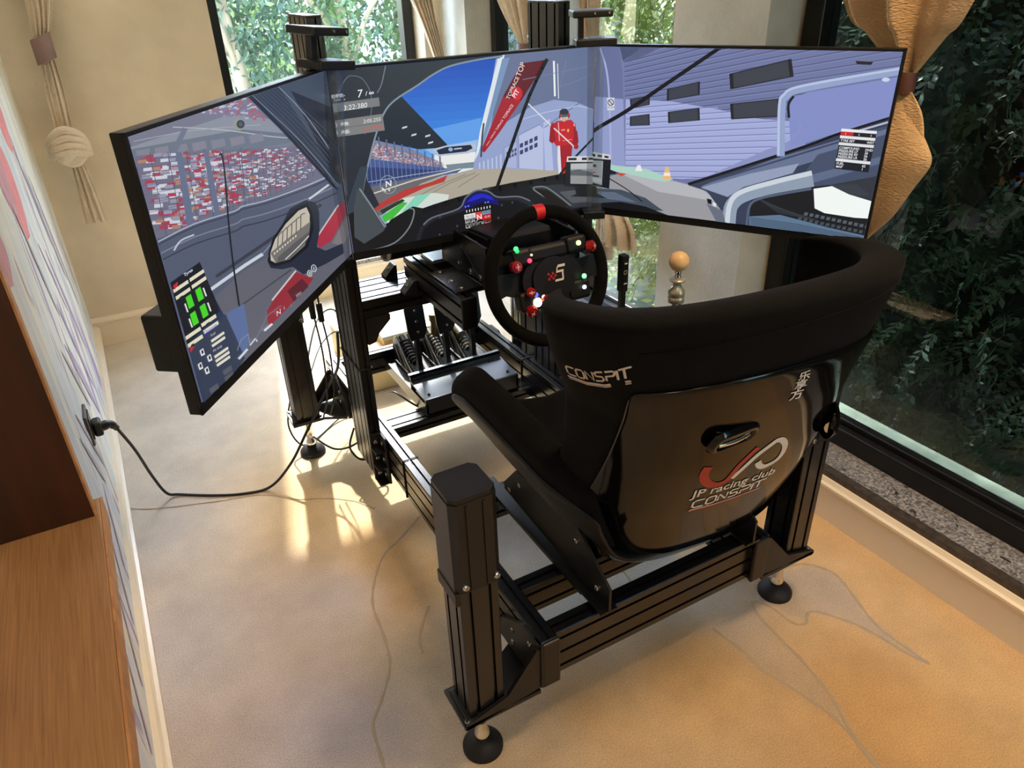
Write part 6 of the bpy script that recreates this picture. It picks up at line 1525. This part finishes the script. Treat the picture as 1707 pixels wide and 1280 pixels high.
cloth(MB(), [((1.575, 2.15, 0.86), 0.028, 0.008), ((1.575, 2.14, 0.70), 0.055, 0.012), ((1.575, 2.16, 0.50), 0.06, 0.014)], Yd, (-1, 0, 0), 3, seed=14).build('under_tail', M_cur, c4)
# near side window
c5 = thing('tied_curtain', (1.54, 1.07, 0.84), 'crepe curtain with warm lamplight in its tint, tied beside the right screen edge', 'curtain', 'tied back curtains')
cloth(MB(), [((1.60, 1.20, 2.40), 0.42, 0.05), ((1.60, 1.17, 1.75), 0.30, 0.04), ((1.60, 1.137, 1.37), 0.155, 0.024), ((1.60, 1.118, 1.30), 0.095, 0.014), ((1.60, 1.094, 1.225), 0.022, 0.006)], Yd, (-1, 0, 0), 3, nu=96, seed=15).build('upper_drape', M_cur_lamplit, c5)
band(MB(), (1.60, 1.092, 1.207), 0.022, 0.022, 0.042, Yd, (-1, 0, 0)).build('tie_band', M_band2, c5)
cloth(MB(), [((1.597, 1.086, 1.190), 0.018, 0.003), ((1.597, 1.068, 1.15), 0.035, 0.004), ((1.597, 1.060, 1.10), 0.045, 0.005), ((1.597, 1.055, 1.06), 0.040, 0.004), ((1.597, 1.06, 1.03), 0.02, 0.003)], Yd, (-1, 0, 0), 1, seed=16).build('fold', M_cur_lamplit, c5)
cloth(MB(), [((1.592, 1.105, 1.190), 0.012, 0.002), ((1.592, 1.105, 1.14), 0.055, 0.006), ((1.592, 1.095, 1.09), 0.090, 0.008), ((1.592, 1.085, 1.05), 0.100, 0.008), ((1.592, 1.100, 0.99), 0.088, 0.008), ((1.592, 1.105, 0.92), 0.060, 0.007), ((1.592, 1.115, 0.86), 0.025, 0.004), ((1.592, 1.12, 0.83), 0.008, 0.002)], Yd, (-1, 0, 0), 1.3, seed=17).build('tail', M_cur_lamplit, c5)

# ------------------------------------------------------------------ wooden wall shelf in front, left
def wood(name, c0, c1, axis=(1, 1, 1), scale=7.0, rough=0.45):
    m = bpy.data.materials.new(name); m.use_nodes = True
    nt = m.node_tree; b = nt.nodes['Principled BSDF']; setin(b, 'Roughness', rough)
    tc = nt.nodes.new('ShaderNodeTexCoord'); mp = nt.nodes.new('ShaderNodeMapping'); mp.inputs['Scale'].default_value = axis
    n = nt.nodes.new('ShaderNodeTexNoise'); n.inputs['Scale'].default_value = scale; n.inputs['Detail'].default_value = 8; n.inputs['Distortion'].default_value = 0.6
    r = nt.nodes.new('ShaderNodeValToRGB'); r.color_ramp.elements[0].position = 0.3; r.color_ramp.elements[1].position = 0.72
    r.color_ramp.elements[0].color = (*lin(c0), 1); r.color_ramp.elements[1].color = (*lin(c1), 1)
    nt.links.new(tc.outputs['Object'], mp.inputs[0]); nt.links.new(mp.outputs[0], n.inputs['Vector']); nt.links.new(n.outputs['Fac'], r.inputs[0]); nt.links.new(r.outputs[0], b.inputs['Base Color'])
    return m
M_oak = wood('oak_veneer', (128, 96, 64), (158, 122, 84), (60, 1.6, 1)); M_dark = wood('shaded_red_wood', (48, 22, 11), (70, 34, 17), (6, 6, 0.8)); M_edge = wood('edge_band', (150, 104, 66), (186, 140, 96), (1, 6, 6))
sf = thing('wall_shelf', (-0.16, -0.2, 0.87), 'wooden wall shelf with a dark upright end panel, close in front along the mural wall', 'shelf')
MB().box((XL, -1.4, 0.868), (-0.106, 0.885, 0.900), 0, None, 0.002).build('shelf_board', M_oak, sf)
MB().box((-0.106, -1.4, 0.869), (-0.1035, 0.885, 0.899)).build('edge_strip', M_edge, sf)
MB().box((XL, 0.846, 0.900), (-0.113, 0.864, 1.75), 0, None, 0.001).build('end_panel', M_dark, sf)  # wood coloured dark to stand for the panel's shaded face
MB().box((-0.113, 0.846, 0.900), (-0.1105, 0.864, 1.75)).build('edge_strip', M_edge, sf)

# ------------------------------------------------------------------ wall socket, plug and cables
M_sock = mat('grey_socket', (78, 74, 74), 0.4, 0.2)
so_ = thing('wall_socket', (XL, 2.05, 0.405), 'dark grey power socket plate low on the mural wall', 'socket')
MB().box((XL, 2.005, 0.362), (XL+0.008, 2.095, 0.452), 0, None, 0.003).build('plate', M_sock, so_)
MB().box((XL+0.008, 2.018, 0.375), (XL+0.011, 2.082, 0.439), 0, None, 0.001).build('insert', M_plastic, so_)
pc = thing('power_cable', (0.0, 2.15, 0.0), 'black power cable with plug running from the wall socket over the carpet', 'cable')
MB().box((XL+0.011, 2.030, 0.372), (XL+0.034, 2.072, 0.416), 0, None, 0.007).tube([(XL+0.030, 2.05, 0.392), (XL+0.052, 2.06, 0.388), (XL+0.064, 2.07, 0.366)], 0.011, 10, 0, 5, radii=[0.014]*4+[0.011]*4+[0.009]*3).build('plug', M_plastic, pc)
MB().tube([(XL+0.063, 2.068, 0.370), (-0.125, 2.11, 0.26), (-0.107, 2.17, 0.12), (-0.085, 2.20, 0.025), (-0.05, 2.20, 0.005), (0.04, 2.14, 0.004), (0.13, 2.095, 0.004), (0.215, 2.075, 0.012), (0.29, 2.06, 0.085), (0.355, 2.075, 0.165), (0.41, 2.09, 0.235), (0.455, 2.08, 0.31), (0.475, 1.99, 0.42), (0.48, 1.95, 0.55)], 0.0045, 9, 0, 10).build('lead', M_cable, pc)
def cable(pts, r, label, nm='loose_cable', group='cables at the front corner'):
    o = MB().tube(pts, r, 8, 0, 8).build(nm, M_cable); return tag(o, label, 'cable', group)
hc = thing('hanging_cables', (0.43, 2.02, 0.3), 'two thin black cables with inline connectors hanging behind the left screen', 'cable')
for k, (dx, zc) in enumerate(((0.0, 0.60), (0.022, 0.585))):
    x0, y0 = 0.435+dx, 2.03
    MB().tube([(x0, y0, 0.95), (x0+0.002, y0, zc+0.03)], 0.0028, 7).tube([(x0+0.004, y0, zc-0.03), (x0+0.010, y0, 0.45), (x0+0.006, y0+0.02, 0.30), (x0-0.01, y0+0.06, 0.20)], 0.0028, 7, 0, 6).build('cable', M_cable, hc)
    MB().box((x0-0.007, y0-0.006, zc-0.03), (x0+0.010, y0+0.006, zc+0.03), 0, None, 0.003).build('connector', M_plastic, hc)
cable([(0.40, 2.19, 0.075), (0.44, 2.08, 0.075), (0.50, 2.02, 0.11), (0.56, 2.0, 0.18), (0.53, 2.02, 0.25)], 0.0035, 'thin black cable tied round the chrome foot under the left screen')
cable([(0.50, 2.02, 0.17), (0.47, 1.99, 0.12), (0.50, 1.97, 0.075), (0.56, 1.99, 0.09), (0.57, 2.02, 0.15), (0.55, 2.05, 0.20)], 0.0035, 'small coil of black cable beside the left upright near the floor')
cable([(0.38, 2.30, 0.22), (0.34, 2.28, 0.10), (0.36, 2.24, 0.03), (0.42, 2.28, 0.006), (0.52, 2.36, 0.006), (0.62, 2.40, 0.03)], 0.003, 'thin grey-black cable sagging to the carpet behind the front left foot')
cable([(0.46, 2.35, 0.29), (0.55, 2.50, 0.36), (0.64, 2.60, 0.34), (0.70, 2.66, 0.20)], 0.0035, 'upper of the arched cables running to the cardboard box')
cable([(0.46, 2.33, 0.25), (0.54, 2.46, 0.28), (0.63, 2.55, 0.27), (0.69, 2.60, 0.14)], 0.003, 'lower of the arched cables running to the cardboard box')
MB_ = MB().tube([(0.655, 2.12, 0.20), (0.66, 2.05, 0.24), (0.69, 2.0, 0.22), (0.715, 1.98, 0.20)], 0.0035, 8, 0, 8).build('loose_cable', M_cable); tag(MB_, 'short pale-sheathed cable beside the left edge of the pedal plate', 'cable')
# ties round the frame
for z in (0.50,):
    o = MB()
    pts = [(0.478, UY0-0.002, z), (0.517, UY0-0.002, z-0.002), (0.517, UY1+0.002, z), (0.478, UY1+0.002, z+0.003), (0.478, UY0-0.002, z)]
    o.tube([Vector(p) for p in pts], 0.002, 6).build('cable_tie', M_cable, fr)
for x, y in ((0.535, 1.60), (1.111, 1.95)):
    MB().tube([(x-0.022, y, ZR0-0.002), (x-0.022, y, ZR1+0.002), (x+0.022, y, ZR1+0.002), (x+0.022, y, ZR0-0.002), (x-0.022, y, ZR0-0.002)], 0.0022, 6).build('cable_tie', M_cable, fr)
# belt strap on the right side of the seat, lead along the rear left post
o = MB().grid([[Vector(p)+Vector((0, 0, 0)), Vector(p)+Vector((0.022, 0.012, 0))] for p in spline([Vector((1.03, 0.90, 0.42)), Vector((1.055, 0.93, 0.38)), Vector((1.045, 0.95, 0.33)), Vector((1.05, 0.97, 0.287))], 6)], smooth=True).build('strap', M_suede, seat)
o = MB().tube([(0.43, 0.93, 0.69), (0.445, 0.94, 0.62), (0.44, 0.95, 0.54), (0.438, 0.945, 0.40), (0.45, 0.99, 0.26), (0.505, 1.02, 0.24)], 0.0035, 8, 0, 8).build('actuator_lead', M_cable); tag(o, 'black lead running down beside the lowest actuator post to the side rail', 'cable')

# ------------------------------------------------------------------ boxes on the carpet beyond the pedals
M_card = mat('pale_cardboard', (226, 208, 160), 0.7, noise=(6, 0.08)); M_box2 = mat('printed_grey_box', (176, 178, 172), 0.5, noise=(10, 0.12)); M_tan = mat('tan_box_side', (196, 158, 110), 0.7)
b1 = thing('cardboard_box', (0.95, 2.78, 0), 'wide flat pale cardboard box on the carpet beyond the pedals', 'box')
MB().box((0.70, 2.50, 0.0), (1.22, 2.96, 0.118), 0, None, 0.003).build('carton', M_card, b1)
MB().box((0.698, 2.498, 0.119), (1.222, 2.962, 0.131), 0, None, 0.003).build('lid', M_card, b1)
MB().box((0.90, 2.4975, 0.05), (1.02, 2.498, 0.13)).build('tape', mat('packing_tape', (206, 178, 120), 0.25), b1)
b2 = thing('small_box', (0.97, 2.72, 0.131), 'slim grey printed box lying on the wide cardboard box', 'box')
MB().box((0.82, 2.60, 0.1312), (1.12, 2.84, 0.160), 0, None, 0.002).build('tray', M_tan, b2)
MB().box((0.815, 2.595, 0.160), (1.125, 2.845, 0.178), 0, None, 0.002).build('lid', M_box2, b2)
